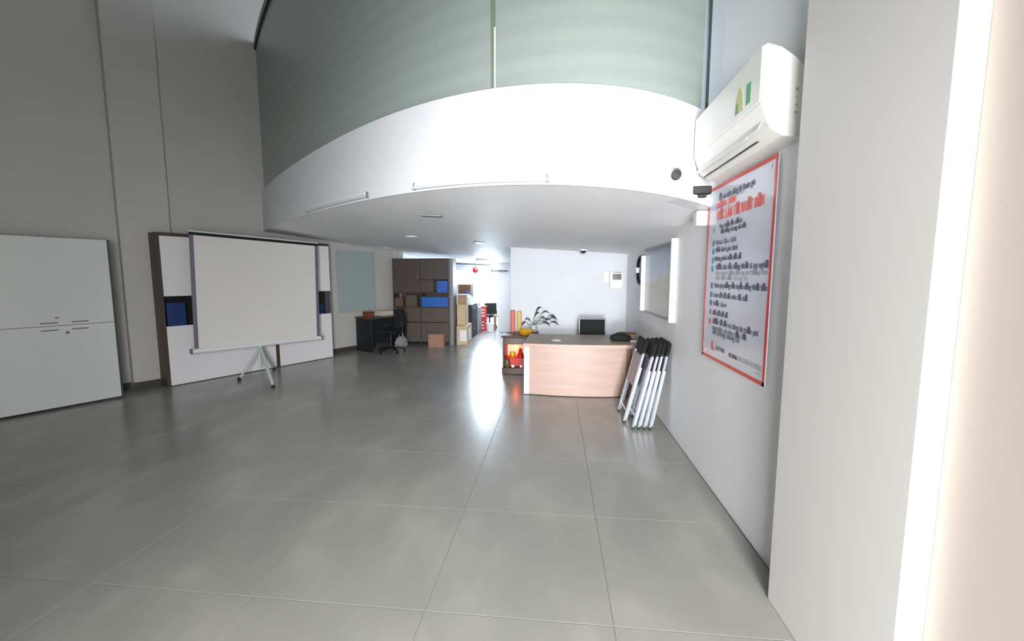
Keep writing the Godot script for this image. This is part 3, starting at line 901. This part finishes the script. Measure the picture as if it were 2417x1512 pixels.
func folding_chair(called: String, label: String) -> Node3D:
	# folded flat: y up its length, z its width, x its thickness
	var t := thing(called, label, "chair", Vector3.ZERO, Vector3.ZERO, "folding chairs leaning on the right wall")
	for s in [-1, 1]:
		var st := begin()
		var z: float = 0.205 * s
		tube(st, [Vector3(0, 0.012, z), Vector3(0, 0.45, z), Vector3(0, 0.84, z)], 0.0125, 10)
		bx(st, Vector3(-0.004, 0.42, z), Vector3(0.026, 0.80, 0.034), 0.007)
		obj("rear_leg", st, M.chrome, t)
		st = begin()
		bx(st, Vector3(0.019, 0.35, 0.200 * s), Vector3(0.016, 0.62, 0.032), 0.005)
		obj("front_leg", st, M.chrome, t)
		st = begin()
		bx(st, Vector3(0, 0.012, z), Vector3(0.026, 0.024, 0.038), 0.006)
		obj("foot_cap", st, M.rail, t)
	for y in [0.13, 0.46]:
		var st := begin()
		tube(st, [Vector3(0, y, -0.2), Vector3(0, y, 0.2)], 0.009, 8)
		obj("stretcher", st, M.chrome, t)
	var st := begin()
	bx(st, Vector3(-0.006, 0.60, 0), Vector3(0.016, 0.36, 0.36), 0.006)
	obj("seat", st, M.frame_grey, t)
	st = begin()
	bx(st, Vector3(0.0, 0.88, 0), Vector3(0.034, 0.17, 0.44), 0.015)
	obj("backrest", st, M.cloth_black, t)
	return t

func right_side() -> void:
	# folded chairs leaning against the right wall
	var labels := ["outermost folded chair of the stack, leaning farthest into the room and set back", "second folded chair from the room side, black cushion and chrome legs", "middle folded chair of the five leaning on the right wall", "fourth folded chair from the room side, next to the wall-side one", "folded chair nearest the right wall at the back of the stack"]
	var ch: Node3D
	var spec := [[0.776, -4.93, -14.0], [0.842, -4.74, -13.2], [0.902, -4.74, -12.4], [0.961, -4.74, -11.4], [1.019, -4.74, -10.9]]
	for i in 5:
		var c: Node3D
		if i == 0:
			c = folding_chair("folding_chair", labels[0])
			ch = c
		else:
			c = ch.duplicate()
			c.name = numbered("folding_chair")
			add_child(c)
			c.set_meta("label", labels[i])
		c.position = Vector3(spec[i][0], 0.004, spec[i][1])
		c.rotation_degrees = Vector3(0, 0, spec[i][2])
	# sign board: x along the wall towards the camera, z out of the wall
	var sg := thing("sign_board", "large white acrylic notice board with red border and Vietnamese lettering", "sign", Vector3(RIGHT_X, 0, -3.57), RIGHT_TURN)
	var w := 1.045
	var y0 := 1.01
	var y1 := 2.317
	box("panel", Vector3(w / 2, (y0 + y1) / 2, 0.016), Vector3(w, y1 - y0, 0.008), M.sign_white, sg, 0.001)
	box("red_border", Vector3(w / 2, y1 - 0.012, 0.0205), Vector3(w, 0.024, 0.003), M.sign_red, sg, 0.0005)
	box("red_border", Vector3(w / 2, y0 + 0.012, 0.0205), Vector3(w, 0.024, 0.003), M.sign_red, sg, 0.0005)
	box("red_border", Vector3(0.012, (y0 + y1) / 2, 0.0205), Vector3(0.024, y1 - y0, 0.003), M.sign_red, sg, 0.0005)
	box("red_border", Vector3(w - 0.012, (y0 + y1) / 2, 0.0205), Vector3(0.024, y1 - y0, 0.003), M.sign_red, sg, 0.0005)
	for p in [Vector2(0.06, y0 + 0.055), Vector2(w - 0.06, y0 + 0.055), Vector2(0.06, y1 - 0.055), Vector2(w - 0.06, y1 - 0.055)]:
		var s := begin()
		lathe(s, Vector3.ZERO, [Vector2(0.010, -0.02), Vector2(0.010, 0.007), Vector2(0.007, 0.010), Vector2(0, 0.010)], 14, Transform3D(Basis(Vector3.RIGHT, PI / 2), Vector3(p.x, p.y, 0.02)))
		obj("standoff_screw", s, M.chrome, sg)
	var zt := 0.0215
	var lines := [
		["Tại sao nên đăng ký tham gia", 0.20, 0.785, 2.22, 0.042, "ink"],
		["CHƯƠNG TRÌNH", 0.17, 0.515, 2.172, 0.040, "ink_red"],
		["VIỆC LÀM TẠI NHẬT BẢN", 0.185, 0.915, 2.100, 0.066, "ink_red"],
		["Thu nhập ổn định", 0.24, 0.627, 2.010, 0.032, "ink"],
		["hợp đồng rõ ràng dài hạn", 0.277, 0.694, 1.970, 0.032, "ink"],
		["Visa lâu dài", 0.187, 0.551, 1.896, 0.034, "ink"],
		["Bảo lãnh gia đình", 0.195, 0.585, 1.839, 0.034, "ink"],
		["Không phân biệt đối xử", 0.187, 0.645, 1.775, 0.034, "ink"],
		["Được đào tạo tiếng Nhật & tay nghề", 0.213, 1.010, 1.711, 0.036, "ink"],
		["nâng cao trình độ và kỹ năng qua chương trình", 0.219, 1.004, 1.668, 0.028, "ink_grey"],
		["đào tạo của chúng tôi", 0.223, 0.757, 1.632, 0.028, "ink_grey"],
		["Tham gia phỏng vấn tuyển dụng Nhật Bản", 0.196, 1.012, 1.578, 0.036, "ink"],
		["Luôn hỗ trợ học viên tại chỗ", 0.188, 0.772, 1.509, 0.033, "ink"],
		["Việc làm", 0.188, 0.447, 1.445, 0.034, "ink"],
		["Hỗ trợ hồ sơ", 0.188, 0.479, 1.374, 0.034, "ink"],
		["Được tư vấn và đăng ký miễn phí", 0.199, 0.944, 1.305, 0.036, "ink"],
		["ngay khi có nhu cầu tại", 0.204, 0.788, 1.257, 0.034, "ink"],
		["văn phòng chúng tôi", 0.209, 0.687, 1.221, 0.034, "ink"],
		["JAPAN", 0.28, 0.456, 1.110, 0.034, "ink"],
		["VIETNAM", 0.529, 0.67, 1.106, 0.030, "ink"],
		["LANGUAGE SCHOOL", 0.67, 1.006, 1.108, 0.030, "ink_grey"]]
	for l in lines:
		lettering(sg, l[0], l[1], l[2], l[3], l[4], zt, M[l[5]], l[5] == "ink_red")
	var dots := [[1.99, Color(0.55, 0.68, 0.60)], [1.893, Color(0.35, 0.55, 0.52)], [1.832, Color(0.36, 0.56, 0.62)], [1.765, Color(0.36, 0.60, 0.72)], [1.700, Color(0.36, 0.60, 0.78)], [1.574, Color(0.36, 0.46, 0.74)], [1.506, Color(0.36, 0.42, 0.70)], [1.443, Color(0.42, 0.40, 0.62)], [1.372, Color(0.70, 0.50, 0.58)], [1.297, Color(0.80, 0.42, 0.45)]]
	for d in dots:
		var s := begin()
		lathe(s, Vector3.ZERO, [Vector2(0.024, -0.001), Vector2(0.024, 0.0014), Vector2(0, 0.0014)], 18, Transform3D(Basis(Vector3.RIGHT, PI / 2), Vector3(0.145, d[0], 0.0205)))
		obj("bullet_dot", s, sm(d[1], 0.4, 0, "sign_dot"), sg)
	var lg := begin()
	prism(lg, [Vector2(0.2, 1.085), Vector2(0.255, 1.085), Vector2(0.255, 1.105), Vector2(0.235, 1.112), Vector2(0.235, 1.15), Vector2(0.2, 1.15)], 0.0205, 0.022)
	obj("logo", lg, M.ink_red, sg)
	# air conditioner
	var ac := thing("air_conditioner", "white split air conditioner high on the right wall above the sign", "air conditioner", Vector3(RIGHT_X, 0, -3.35), RIGHT_TURN)
	var acw := 1.02
	var turn := Transform3D(Basis(Vector3(0, 0, 1), Vector3(0, 1, 0), Vector3(-1, 0, 0)), Vector3.ZERO)   # profile x -> out of the wall (local z), extruded along local x
	# profile in (out, y)
	var prof := [Vector2(0.0, 2.335), Vector2(0.10, 2.345), Vector2(0.165, 2.385), Vector2(0.195, 2.455), Vector2(0.212, 2.50), Vector2(0.212, 2.775), Vector2(0.195, 2.785), Vector2(0.13, 2.765), Vector2(0.06, 2.715), Vector2(0.0, 2.650)]
	var st := begin()
	prism(st, prof, -0.0, -acw, turn)
	var body := obj("body", st, sm(Color(0.90, 0.895, 0.875), 0.35, 0, "white_ac_plastic"), ac)
	body.set_meta("label", "white casing")
	box("front_panel", Vector3(acw / 2, 2.645, 0.214), Vector3(acw - 0.004, 0.265, 0.010), sm(Color(0.89, 0.89, 0.865), 0.3, 0, "ac_front"), ac, 0.004)
	var tl := Transform3D(Basis(Vector3.RIGHT, deg_to_rad(-62)), Vector3(0, 2.402, 0.176))
	tl = Transform3D(Basis(Vector3.RIGHT, deg_to_rad(66)), Vector3(0, 2.424, 0.186))
	st = begin()
	bx(st, Vector3(0.435, 0.0, 0.0), Vector3(0.83, 0.006, 0.092), 0.002, tl)
	obj("louver", st, sm(Color(0.86, 0.86, 0.84), 0.35, 0, "ac_louver"), ac)
	var tl2 := Transform3D(Basis(Vector3.RIGHT, deg_to_rad(32)), Vector3(0, 2.367, 0.142))
	st = begin()
	bx(st, Vector3(0.435, 0.0, 0.0), Vector3(0.83, 0.008, 0.014), 0.001, tl2)
	obj("air_slot", st, M.black, ac)
	var tl3 := Transform3D(Basis(Vector3.RIGHT, deg_to_rad(66)), Vector3(0, 2.43, 0.186))
	st = begin()
	bx(st, Vector3(0.925, 0.0, 0.0), Vector3(0.12, 0.004, 0.09), 0.002, tl3)
	var dp := obj("display_panel", st, sm(Color(0.84, 0.84, 0.83), 0.3, 0, "ac_display"), ac)
	st = begin()
	bx(st, Vector3(0.92, 0.002, -0.03), Vector3(0.012, 0.004, 0.03), 0.001, tl3)
	bx(st, Vector3(0.92, 0.002, 0.02), Vector3(0.012, 0.004, 0.014), 0.001, tl3)
	obj("indicator", st, M.ink_grey, dp)
	box("sticker", Vector3(0.885, 2.605, 0.2198), Vector3(0.055, 0.105, 0.0012), sm(Color(0.30, 0.62, 0.40), 0.5, 0, "green_sticker"), ac, 0.0)
	st = begin()
	prism(st, [Vector2(0.715, 2.545), Vector2(0.825, 2.545), Vector2(0.815, 2.63), Vector2(0.77, 2.69), Vector2(0.725, 2.63)], 0.219, 0.2205)
	var k := obj("energy_label", st, sm(Color(0.72, 0.74, 0.50), 0.5, 0, "energy_label"), ac)
	st = begin()
	prism(st, [Vector2(0.73, 2.55), Vector2(0.765, 2.55), Vector2(0.76, 2.60), Vector2(0.735, 2.61)], 0.2205, 0.2212)
	obj("label_mark", st, sm(Color(0.30, 0.58, 0.34), 0.5, 0, "label_green"), k)
	for m in [[2.565, 0.022], [2.53, 0.012], [2.49, 0.014], [2.455, 0.02]]:
		box("end_mark", Vector3(acw + 0.0005, m[0], 0.045), Vector3(0.002, m[1] * 0.6, m[1] * 0.7), M.ac_mark, ac, 0.0)
	# bullet camera and boxes by the balcony beam
	var bc := thing("bullet_camera", "white and black camera on the beam left of the air conditioner", "camera", Vector3(0.80, 2.345, -3.235))
	st = begin()
	bx(st, Vector3(0.03, 0.05, -0.005), Vector3(0.06, 0.06, 0.05), 0.014)
	obj("mount", st, M.white, bc)
	st = begin()
	lathe(st, Vector3.ZERO, [Vector2(0, -0.05), Vector2(0.036, -0.05), Vector2(0.038, 0.05), Vector2(0.033, 0.056)], 18, Transform3D(Basis(Vector3.RIGHT, PI / 2), Vector3(0.02, 0.012, 0.06)))
	obj("barrel", st, M.white, bc)
	st = begin()
	lathe(st, Vector3.ZERO, [Vector2(0.034, 0.0), Vector2(0.03, 0.03), Vector2(0, 0.032)], 18, Transform3D(Basis(Vector3.RIGHT, PI / 2), Vector3(0.02, -0.005, 0.11)))
	obj("lens", st, M.black, bc)
	var jb := thing("junction_box", "small white junction box on the wall below the beam", "box", Vector3(RIGHT_X, 2.02, -3.66), RIGHT_TURN)
	box("case", Vector3(0.0, 0.09, 0.045), Vector3(0.10, 0.12, 0.09), M.white, jb, 0.008)
	box("lid", Vector3(0.0, 0.09, 0.093), Vector3(0.092, 0.112, 0.008), M.white, jb, 0.003)
	st = begin()
	bx(st, Vector3(1.075, 2.285, -3.40), Vector3(0.15, 0.06, 0.05), 0.006)
	bx(st, Vector3(1.09, 2.25, -3.41), Vector3(0.06, 0.03, 0.04), 0.004)
	tag(obj("cable_bracket", st, M.black), "black cable bracket under the air conditioner's far end", "bracket")
	# light-box picture
	var pc := thing("picture_panel", "blue and beige picture panel with bright white end rails on the right wall", "picture", Vector3(RIGHT_X, 0, -5.93), RIGHT_TURN)
	var pt := Image.create(64, 64, false, Image.FORMAT_RGB8)
	for y in 64:
		for x in 64:
			var f := y / 63.0
			var hill := 0.47 + 0.05 * sin(x * 0.11) + 0.02 * sin(x * 0.31)
			var c := Color(0.42, 0.52, 0.64).lerp(Color(0.60, 0.66, 0.72), f / 0.5).lerp(Color(0.62, 0.60, 0.52).lerp(Color(0.70, 0.69, 0.64), (f - 0.5) * 2.0), smoothstep(hill - 0.08, hill + 0.08, f))
			pt.set_pixel(x, y, c)
	var pm := sm(Color.WHITE, 0.2, 0, "print")
	pm.albedo_texture = ImageTexture.create_from_image(pt)
	var pw := 1.46
	box("backing", Vector3(pw / 2, 1.57, 0.010), Vector3(pw - 0.06, 0.80, 0.018), M.frame_grey, pc, 0.002)
	st = begin()
	var z := 0.0205
	var q := [Vector3(0.03, 1.975, z), Vector3(pw - 0.03, 1.975, z), Vector3(pw - 0.03, 1.19, z), Vector3(0.03, 1.19, z)]
	var uv := [Vector2(0, 0), Vector2(1, 0), Vector2(1, 1), Vector2(0, 1)]
	for i in [0, 1, 2, 0, 2, 3]:
		st.set_uv(uv[i])
		st.add_vertex(q[i])
	obj("print", st, pm, pc)
	box("top_rail", Vector3(pw / 2, 1.985, 0.02), Vector3(pw - 0.06, 0.02, 0.035), M.frame_grey, pc, 0.003)
	box("end_rail", Vector3(pw - 0.012, 1.595, 0.032), Vector3(0.03, 0.86, 0.062), M.white, pc, 0.003)
	box("end_rail", Vector3(0.012, 1.545, 0.038), Vector3(0.03, 0.74, 0.075), M.white, pc, 0.003)
	# clock beyond it
	var ck := thing("wall_clock", "round dark wall clock just beyond the picture panel", "clock", Vector3(RIGHT_X, 1.725, -6.18), RIGHT_TURN)
	var face_t := Transform3D(Basis(Vector3.RIGHT, PI / 2), Vector3.ZERO)
	st = begin()
	lathe(st, Vector3.ZERO, [Vector2(0.205, 0.0), Vector2(0.21, 0.03), Vector2(0.195, 0.055), Vector2(0.175, 0.05), Vector2(0.172, 0.03)], 36, face_t)
	obj("rim", st, M.navy, ck)
	st = begin()
	lathe(st, Vector3.ZERO, [Vector2(0.178, 0.028), Vector2(0, 0.03)], 36, face_t)
	obj("dial", st, sm(Color(0.20, 0.23, 0.26), 0.3, 0, "dark_dial"), ck)
	box("hour_hand", Vector3(0.0, 0.04, 0.034), Vector3(0.012, 0.09, 0.003), M.white, ck, 0.001)
	box("minute_hand", Vector3(0.05, 0.0, 0.037), Vector3(0.12, 0.010, 0.003), M.white, ck, 0.001)
	box("plate", Vector3(-0.05, 0.0, 0.062), Vector3(0.05, 0.075, 0.05), M.white, ck, 0.004)
	# switch plate in the corner by the pilaster
	var sp := thing("switch_plate", "small white switch plate in the corner right of the sign", "switch", Vector3(RIGHT_X, 1.29, -2.24), RIGHT_TURN)
	box("plate", Vector3(0, 0, 0.005), Vector3(0.12, 0.08, 0.010), M.white, sp, 0.003)
	box("rocker", Vector3(0, 0, 0.012), Vector3(0.03, 0.05, 0.006), M.white, sp, 0.002)

func carton(called: String, label: String, at: Vector3, size: Vector3, m: Material, turn := 0.0, group := "", category := "box") -> Node3D:
	var t := thing(called, label, category, at, Vector3(0, turn, 0), group)
	box("body", Vector3(0, size.y / 2, 0), size, m, t, 0.004)
	box("flap", Vector3(0, size.y + 0.002, size.z * 0.245), Vector3(size.x, 0.006, size.z * 0.48), m, t, 0.001)
	box("flap", Vector3(0, size.y + 0.002, -size.z * 0.245), Vector3(size.x, 0.006, size.z * 0.48), m, t, 0.001)
	box("tape", Vector3(0, size.y + 0.006, 0), Vector3(size.x * 0.98, 0.002, 0.05), M.card_dark if m == M.card_pale else M.card_pale, t, 0.0)
	return t

func far_end() -> void:
	var st: SurfaceTool
	# tall dark brown cabinet
	var cb := thing("cabinet", "tall dark brown storage cabinet with closed doors and open middle shelf", "cabinet", Vector3(-3.17, 0, -9.98))
	var w := 1.37
	var h := 2.05
	var dpt := 0.44
	box("side_panel", Vector3(-w / 2 + 0.01, h / 2, 0), Vector3(0.02, h, dpt), M.cabinet, cb, 0.002)
	box("side_panel", Vector3(w / 2 - 0.01, h / 2, 0), Vector3(0.02, h, dpt), M.frame_grey, cb, 0.002)
	box("end_trim", Vector3(w / 2 + 0.045, h / 2, 0.02), Vector3(0.08, h, 0.36), sm(Color(0.55, 0.53, 0.54), 0.5, 0, "pale_end_panel"), cb, 0.004)
	box("top_board", Vector3(0, h - 0.01, 0), Vector3(w - 0.04, 0.02, dpt), M.cabinet, cb, 0.002)
	box("back_board", Vector3(0, h / 2, -dpt / 2 + 0.01), Vector3(w - 0.04, h - 0.04, 0.012), M.cabinet, cb, 0.0)
	box("divider", Vector3(-0.015, h / 2, 0), Vector3(0.02, h - 0.05, dpt - 0.03), M.cabinet, cb, 0.0)
	box("shelf", Vector3(0, 1.245, 0), Vector3(w - 0.04, 0.02, dpt - 0.03), M.cabinet, cb, 0.0)
	box("shelf", Vector3(0, 0.905, 0), Vector3(w - 0.04, 0.02, dpt - 0.03), M.cabinet, cb, 0.0)
	box("plinth", Vector3(0, 0.03, 0), Vector3(w - 0.04, 0.06, dpt - 0.05), M.black, cb, 0.0)
	var zf := dpt / 2 - 0.004
	var doors := [[-0.35, 1.645, 0.655, 0.775, "cabinet"], [0.33, 1.79, 0.655, 0.47, "cabinet"], [0.16, 1.405, 0.31, 0.285, "cabinet"], [-0.35, 0.72, 0.655, 0.34, "cabinet_low"], [-0.35, 0.305, 0.655, 0.46, "cabinet_low"], [0.33, 0.72, 0.655, 0.34, "cabinet_low"], [0.33, 0.305, 0.655, 0.46, "cabinet_low"]]
	for d in doors:
		var dr := box("door", Vector3(d[0], d[1], zf), Vector3(d[2], d[3], 0.018), M[d[4]], cb, 0.003)
		box("handle", Vector3(d[0] + (0.28 if d[0] < 0 else -d[2] * 0.5 + 0.05), d[1], zf + 0.016), Vector3(0.012, minf(0.14, d[3] * 0.5), 0.014), M.frame_grey, dr, 0.003)
	carton("box", "small bright blue box in the upper right niche of the cabinet", Vector3(-2.65, 1.257, -9.86), Vector3(0.26, 0.265, 0.2), M.bright_blue)
	carton("box", "long bright blue box on the open middle shelf of the cabinet", Vector3(-2.84, 0.916, -9.86), Vector3(0.64, 0.225, 0.2), M.bright_blue)
	carton("box", "dim brown box at the left of the cabinet's open shelf", Vector3(-3.72, 0.916, -9.88), Vector3(0.20, 0.20, 0.2), M.card_dark)
	carton("box", "grey-beige box right of the brown one on the open shelf", Vector3(-3.42, 0.916, -9.88), Vector3(0.28, 0.26, 0.2), sm(Color(0.34, 0.31, 0.26), 0.8, 0, "grey_card"))
	carton("box", "pinkish cardboard box on the floor before the cabinet's right door", Vector3(-2.74, 0.0, -9.55), Vector3(0.36, 0.30, 0.26), sm(Color(0.62, 0.47, 0.40), 0.8, 0, "pink_card"), 4.0)
	# boxes stacked at the cabinet's right end
	var low := carton("box", "pale cardboard box with a white label, lowest of the stack", Vector3(-2.235, 0.0, -10.22), Vector3(0.26, 0.45, 0.72), M.card_pale, 3.0, "cartons stacked right of the cabinet")
	box("label_sheet", Vector3(0.132, 0.22, 0.0), Vector3(0.003, 0.28, 0.30), M.paper, low, 0.0)
	box("label_sheet", Vector3(0.03, 0.22, 0.362), Vector3(0.16, 0.26, 0.003), M.paper, low, 0.0)
	carton("box", "tall beige carton standing on the lowest box right of the cabinet", Vector3(-2.265, 0.46, -10.20), Vector3(0.20, 0.50, 0.46), M.card_pale, 2.0, "cartons stacked right of the cabinet")
	carton("box", "brown carton on top of the tall beige carton", Vector3(-2.27, 0.97, -10.22), Vector3(0.21, 0.19, 0.36), M.card, 8.0, "cartons stacked right of the cabinet")
	st = begin()
	bx(st, Vector3(-2.28, 1.18, -10.22), Vector3(0.24, 0.012, 0.32), 0.002, Transform3D.IDENTITY)
	bx(st, Vector3(-2.25, 1.192, -10.2), Vector3(0.22, 0.010, 0.30), 0.002)
	tag(obj("paper_stack", st, M.paper), "white papers lying on the topmost brown carton", "papers")
	# navy cabinet with things on it
	var nv := thing("filing_cabinet", "dark navy filing cabinet standing beyond the stacked cartons", "cabinet", Vector3(-2.42, 0, -11.3))
	box("body", Vector3(0, 0.44, 0), Vector3(0.46, 0.88, 0.80), M.navy, nv, 0.006)
	box("top_board", Vector3(0, 0.89, 0), Vector3(0.48, 0.022, 0.82), sm(Color(0.75, 0.77, 0.8), 0.4, 0, "pale_top"), nv, 0.003)
	for i in 3:
		var dr := box("drawer", Vector3(0.232, 0.16 + 0.27 * i, 0), Vector3(0.012, 0.25, 0.76), M.navy, nv, 0.003)
		box("handle", Vector3(0.242, 0.22 + 0.27 * i, 0), Vector3(0.012, 0.014, 0.16), M.frame_grey, dr, 0.003)
	var jug := thing("water_bottle", "big clear water bottle with a blue cap on the navy cabinet", "bottle", Vector3(-2.30, 0.901, -11.02))
	st = begin()
	lathe(st, Vector3.ZERO, [Vector2(0, 0), Vector2(0.085, 0), Vector2(0.095, 0.02), Vector2(0.095, 0.18), Vector2(0.07, 0.23), Vector2(0.035, 0.255), Vector2(0.033, 0.27), Vector2(0, 0.27)], 22)
	obj("body", st, sm(Color(0.86, 0.91, 0.96), 0.2, 0, "milky_bottle"), jug)
	st = begin()
	lathe(st, Vector3(0, 0.265, 0), [Vector2(0, 0), Vector2(0.05, 0), Vector2(0.05, 0.05), Vector2(0.042, 0.06), Vector2(0, 0.06)], 20)
	obj("cap", st, M.bright_blue, jug)
	carton("box", "white carton on the navy cabinet behind the water bottle", Vector3(-2.46, 0.901, -11.40), Vector3(0.34, 0.16, 0.34), M.white)
	carton("box", "brown carton on the white one on the navy cabinet", Vector3(-2.44, 1.072, -11.40), Vector3(0.34, 0.33, 0.36), M.card_dark)
	# grey shelf, bowl, chairs and boxes towards the yard door
	var gs := thing("low_cabinet", "low grey cabinet beyond the navy filing cabinet", "cabinet", Vector3(-2.42, 0, -12.15))
	box("body", Vector3(0, 0.38, 0), Vector3(0.44, 0.76, 0.60), sm(Color(0.58, 0.61, 0.64), 0.5, 0, "grey_steel"), gs, 0.006)
	box("door", Vector3(0.225, 0.39, -0.145), Vector3(0.012, 0.70, 0.28), sm(Color(0.52, 0.55, 0.58), 0.5, 0, "grey_steel_door"), gs, 0.003)
	box("door", Vector3(0.225, 0.39, 0.145), Vector3(0.012, 0.70, 0.28), sm(Color(0.52, 0.55, 0.58), 0.5, 0, "grey_steel_door"), gs, 0.003)
	st = begin()
	lathe(st, Vector3(-2.26, 0.76, -12.0), [Vector2(0, 0), Vector2(0.05, 0), Vector2(0.11, 0.06), Vector2(0.125, 0.11), Vector2(0.115, 0.11), Vector2(0.05, 0.02), Vector2(0, 0.02)], 20)
	tag(obj("bowl", st, M.white), "white bowl on the low grey cabinet", "bowl")
	var rc := thing("crate", "red plastic crate in front of the yard door", "crate", Vector3(-2.21, 0, -12.63))
	box("body", Vector3(0, 0.17, 0), Vector3(0.26, 0.34, 0.30), M.red, rc, 0.008)
	box("rim", Vector3(0, 0.35, 0), Vector3(0.28, 0.03, 0.32), M.red, rc, 0.006)
	for i in 3:
		box("label_sheet", Vector3(0, 0.08 + 0.09 * i, 0.153), Vector3(0.16, 0.03, 0.004), M.paper, rc, 0.0)
	var rc2 := rc.duplicate()
	rc2.name = numbered("crate")
	add_child(rc2)
	rc2.position = Vector3(-2.21, 0.37, -12.63)
	rc2.rotation_degrees.y = 6
	rc2.set_meta("label", "upper red crate stacked on the other before the yard door")
	rc.set_meta("label", "lower red crate standing on the floor before the yard door")
	rc.set_meta("group", "red crates"); rc2.set_meta("group", "red crates")
	var bc := office_chair("padded_chair", "dark brown padded chair standing before the bright yard door", Vector3(-2.06, 0, -13.12), 200)
	bc.scale = Vector3(0.86, 0.86, 0.86)
	st = begin()
	lathe(st, Vector3(-1.92, 0, -12.33), [Vector2(0, 0), Vector2(0.09, 0), Vector2(0.12, 0.24), Vector2(0.126, 0.25), Vector2(0.116, 0.25), Vector2(0.085, 0.02), Vector2(0, 0.02)], 20)
	tag(obj("bucket", st, M.white), "white bucket on the floor by the yard door", "bucket")
	var stl := thing("stool", "brown wooden stool beside the column at the yard door", "stool", Vector3(-1.72, 0, -12.72))
	box("seat", Vector3(0, 0.43, 0), Vector3(0.28, 0.03, 0.28), M.oak_dark, stl, 0.006)
	for sx in [-1, 1]:
		for sz in [-1, 1]:
			box("leg", Vector3(0.11 * sx, 0.207, 0.11 * sz), Vector3(0.035, 0.414, 0.035), M.oak_dark, stl, 0.003)
	# hanging things
	var ln := thing("paper_lantern", "small red paper lantern hanging near the yard door", "lantern", Vector3(-2.14, 1.80, -11.25))
	st = begin()
	lathe(st, Vector3.ZERO, [Vector2(0.02, -0.075), Vector2(0.05, -0.06), Vector2(0.072, -0.02), Vector2(0.072, 0.02), Vector2(0.05, 0.06), Vector2(0.02, 0.075)], 18)
	obj("shade", st, M.red, ln)
	st = begin()
	tube(st, [Vector3(0, 0.07, 0), Vector3(0, ceiling_y(-2.14, -11.25) - 1.80, 0)], 0.004, 6)
	obj("cord", st, M.black, ln)
	var fan := thing("ceiling_fan", "grey-bladed ceiling fan hanging before the yard door", "fan", Vector3(-1.80, 0, -12.0))
	var cyf := ceiling_y(-1.8, -12.0)
	st = begin()
	tube(st, [Vector3(0, cyf, 0), Vector3(0, 1.83, 0)], 0.014, 8)
	obj("rod", st, M.white, fan)
	st = begin()
	lathe(st, Vector3(0, 1.74, 0), [Vector2(0, 0), Vector2(0.05, 0.005), Vector2(0.075, 0.04), Vector2(0.06, 0.09), Vector2(0, 0.1)], 18)
	obj("motor", st, M.white, fan)
	for i in 3:
		var a := TAU * i / 3.0 + 0.35
		st = begin()
		bx(st, Vector3.ZERO, Vector3(0.40, 0.008, 0.10), 0.003, Transform3D(Basis(Vector3.UP, a), Vector3(0, 1.785, 0)) * Transform3D(Basis(Vector3.RIGHT, 0.35), Vector3(0.26, 0, 0)))
		obj("blade", st, sm(Color(0.36, 0.34, 0.32), 0.5, 0, "fan_blade"), fan)
	# lit round lamp on the passage ceiling
	var lx := -1.93
	var lz := -11.05
	var lamp := thing("ceiling_lamp", "glowing round ceiling lamp over the passage to the yard door", "light fitting", Vector3(lx, ceiling_y(lx, lz), lz))
	st = begin()
	lathe(st, Vector3.ZERO, [Vector2(0.0, -0.004), Vector2(0.15, -0.006), Vector2(0.16, -0.03), Vector2(0.165, 0.006)], 28)
	obj("housing", st, M.white, lamp)
	var lit := sm(Color(0.95, 0.97, 1.0), 0.4, 0, "lit_lamp_glass")
	lit.emission_enabled = true
	lit.emission = Color(0.92, 0.97, 1.0)
	lit.emission_energy_multiplier = 3.0
	st = begin()
	lathe(st, Vector3.ZERO, [Vector2(0.0, -0.05), Vector2(0.10, -0.046), Vector2(0.145, -0.03), Vector2(0.148, -0.007)], 28)
	obj("lamp_glass", st, lit, lamp)
	var ll := AreaLight3D.new()
	ll.name = "lamp_light"
	ll.position = Vector3(0, -0.06, 0)
	ll.rotation_degrees = Vector3(-90, 0, 0)
	ll.area_size = Vector2(0.26, 0.26)
	ll.area_normalize_energy = true
	ll.light_energy = 1.6
	ll.light_color = Color(0.92, 0.97, 1.0)
	ll.area_range = 12.0
	ll.shadow_enabled = true
	lamp.add_child(ll)
	# sloping conduit beam across the lit end
	st = begin()
	bx(st, Vector3.ZERO, Vector3(0.06, 0.05, 2.2), 0.006, Transform3D(Basis(Vector3.UP, -0.32) , Vector3(-2.35, ceiling_y(-2.35, -11.8) - 0.10, -11.8)))
	struct("trim_conduit", st, M.channel, "grey conduit rail under the ceiling by the yard door", "rail")
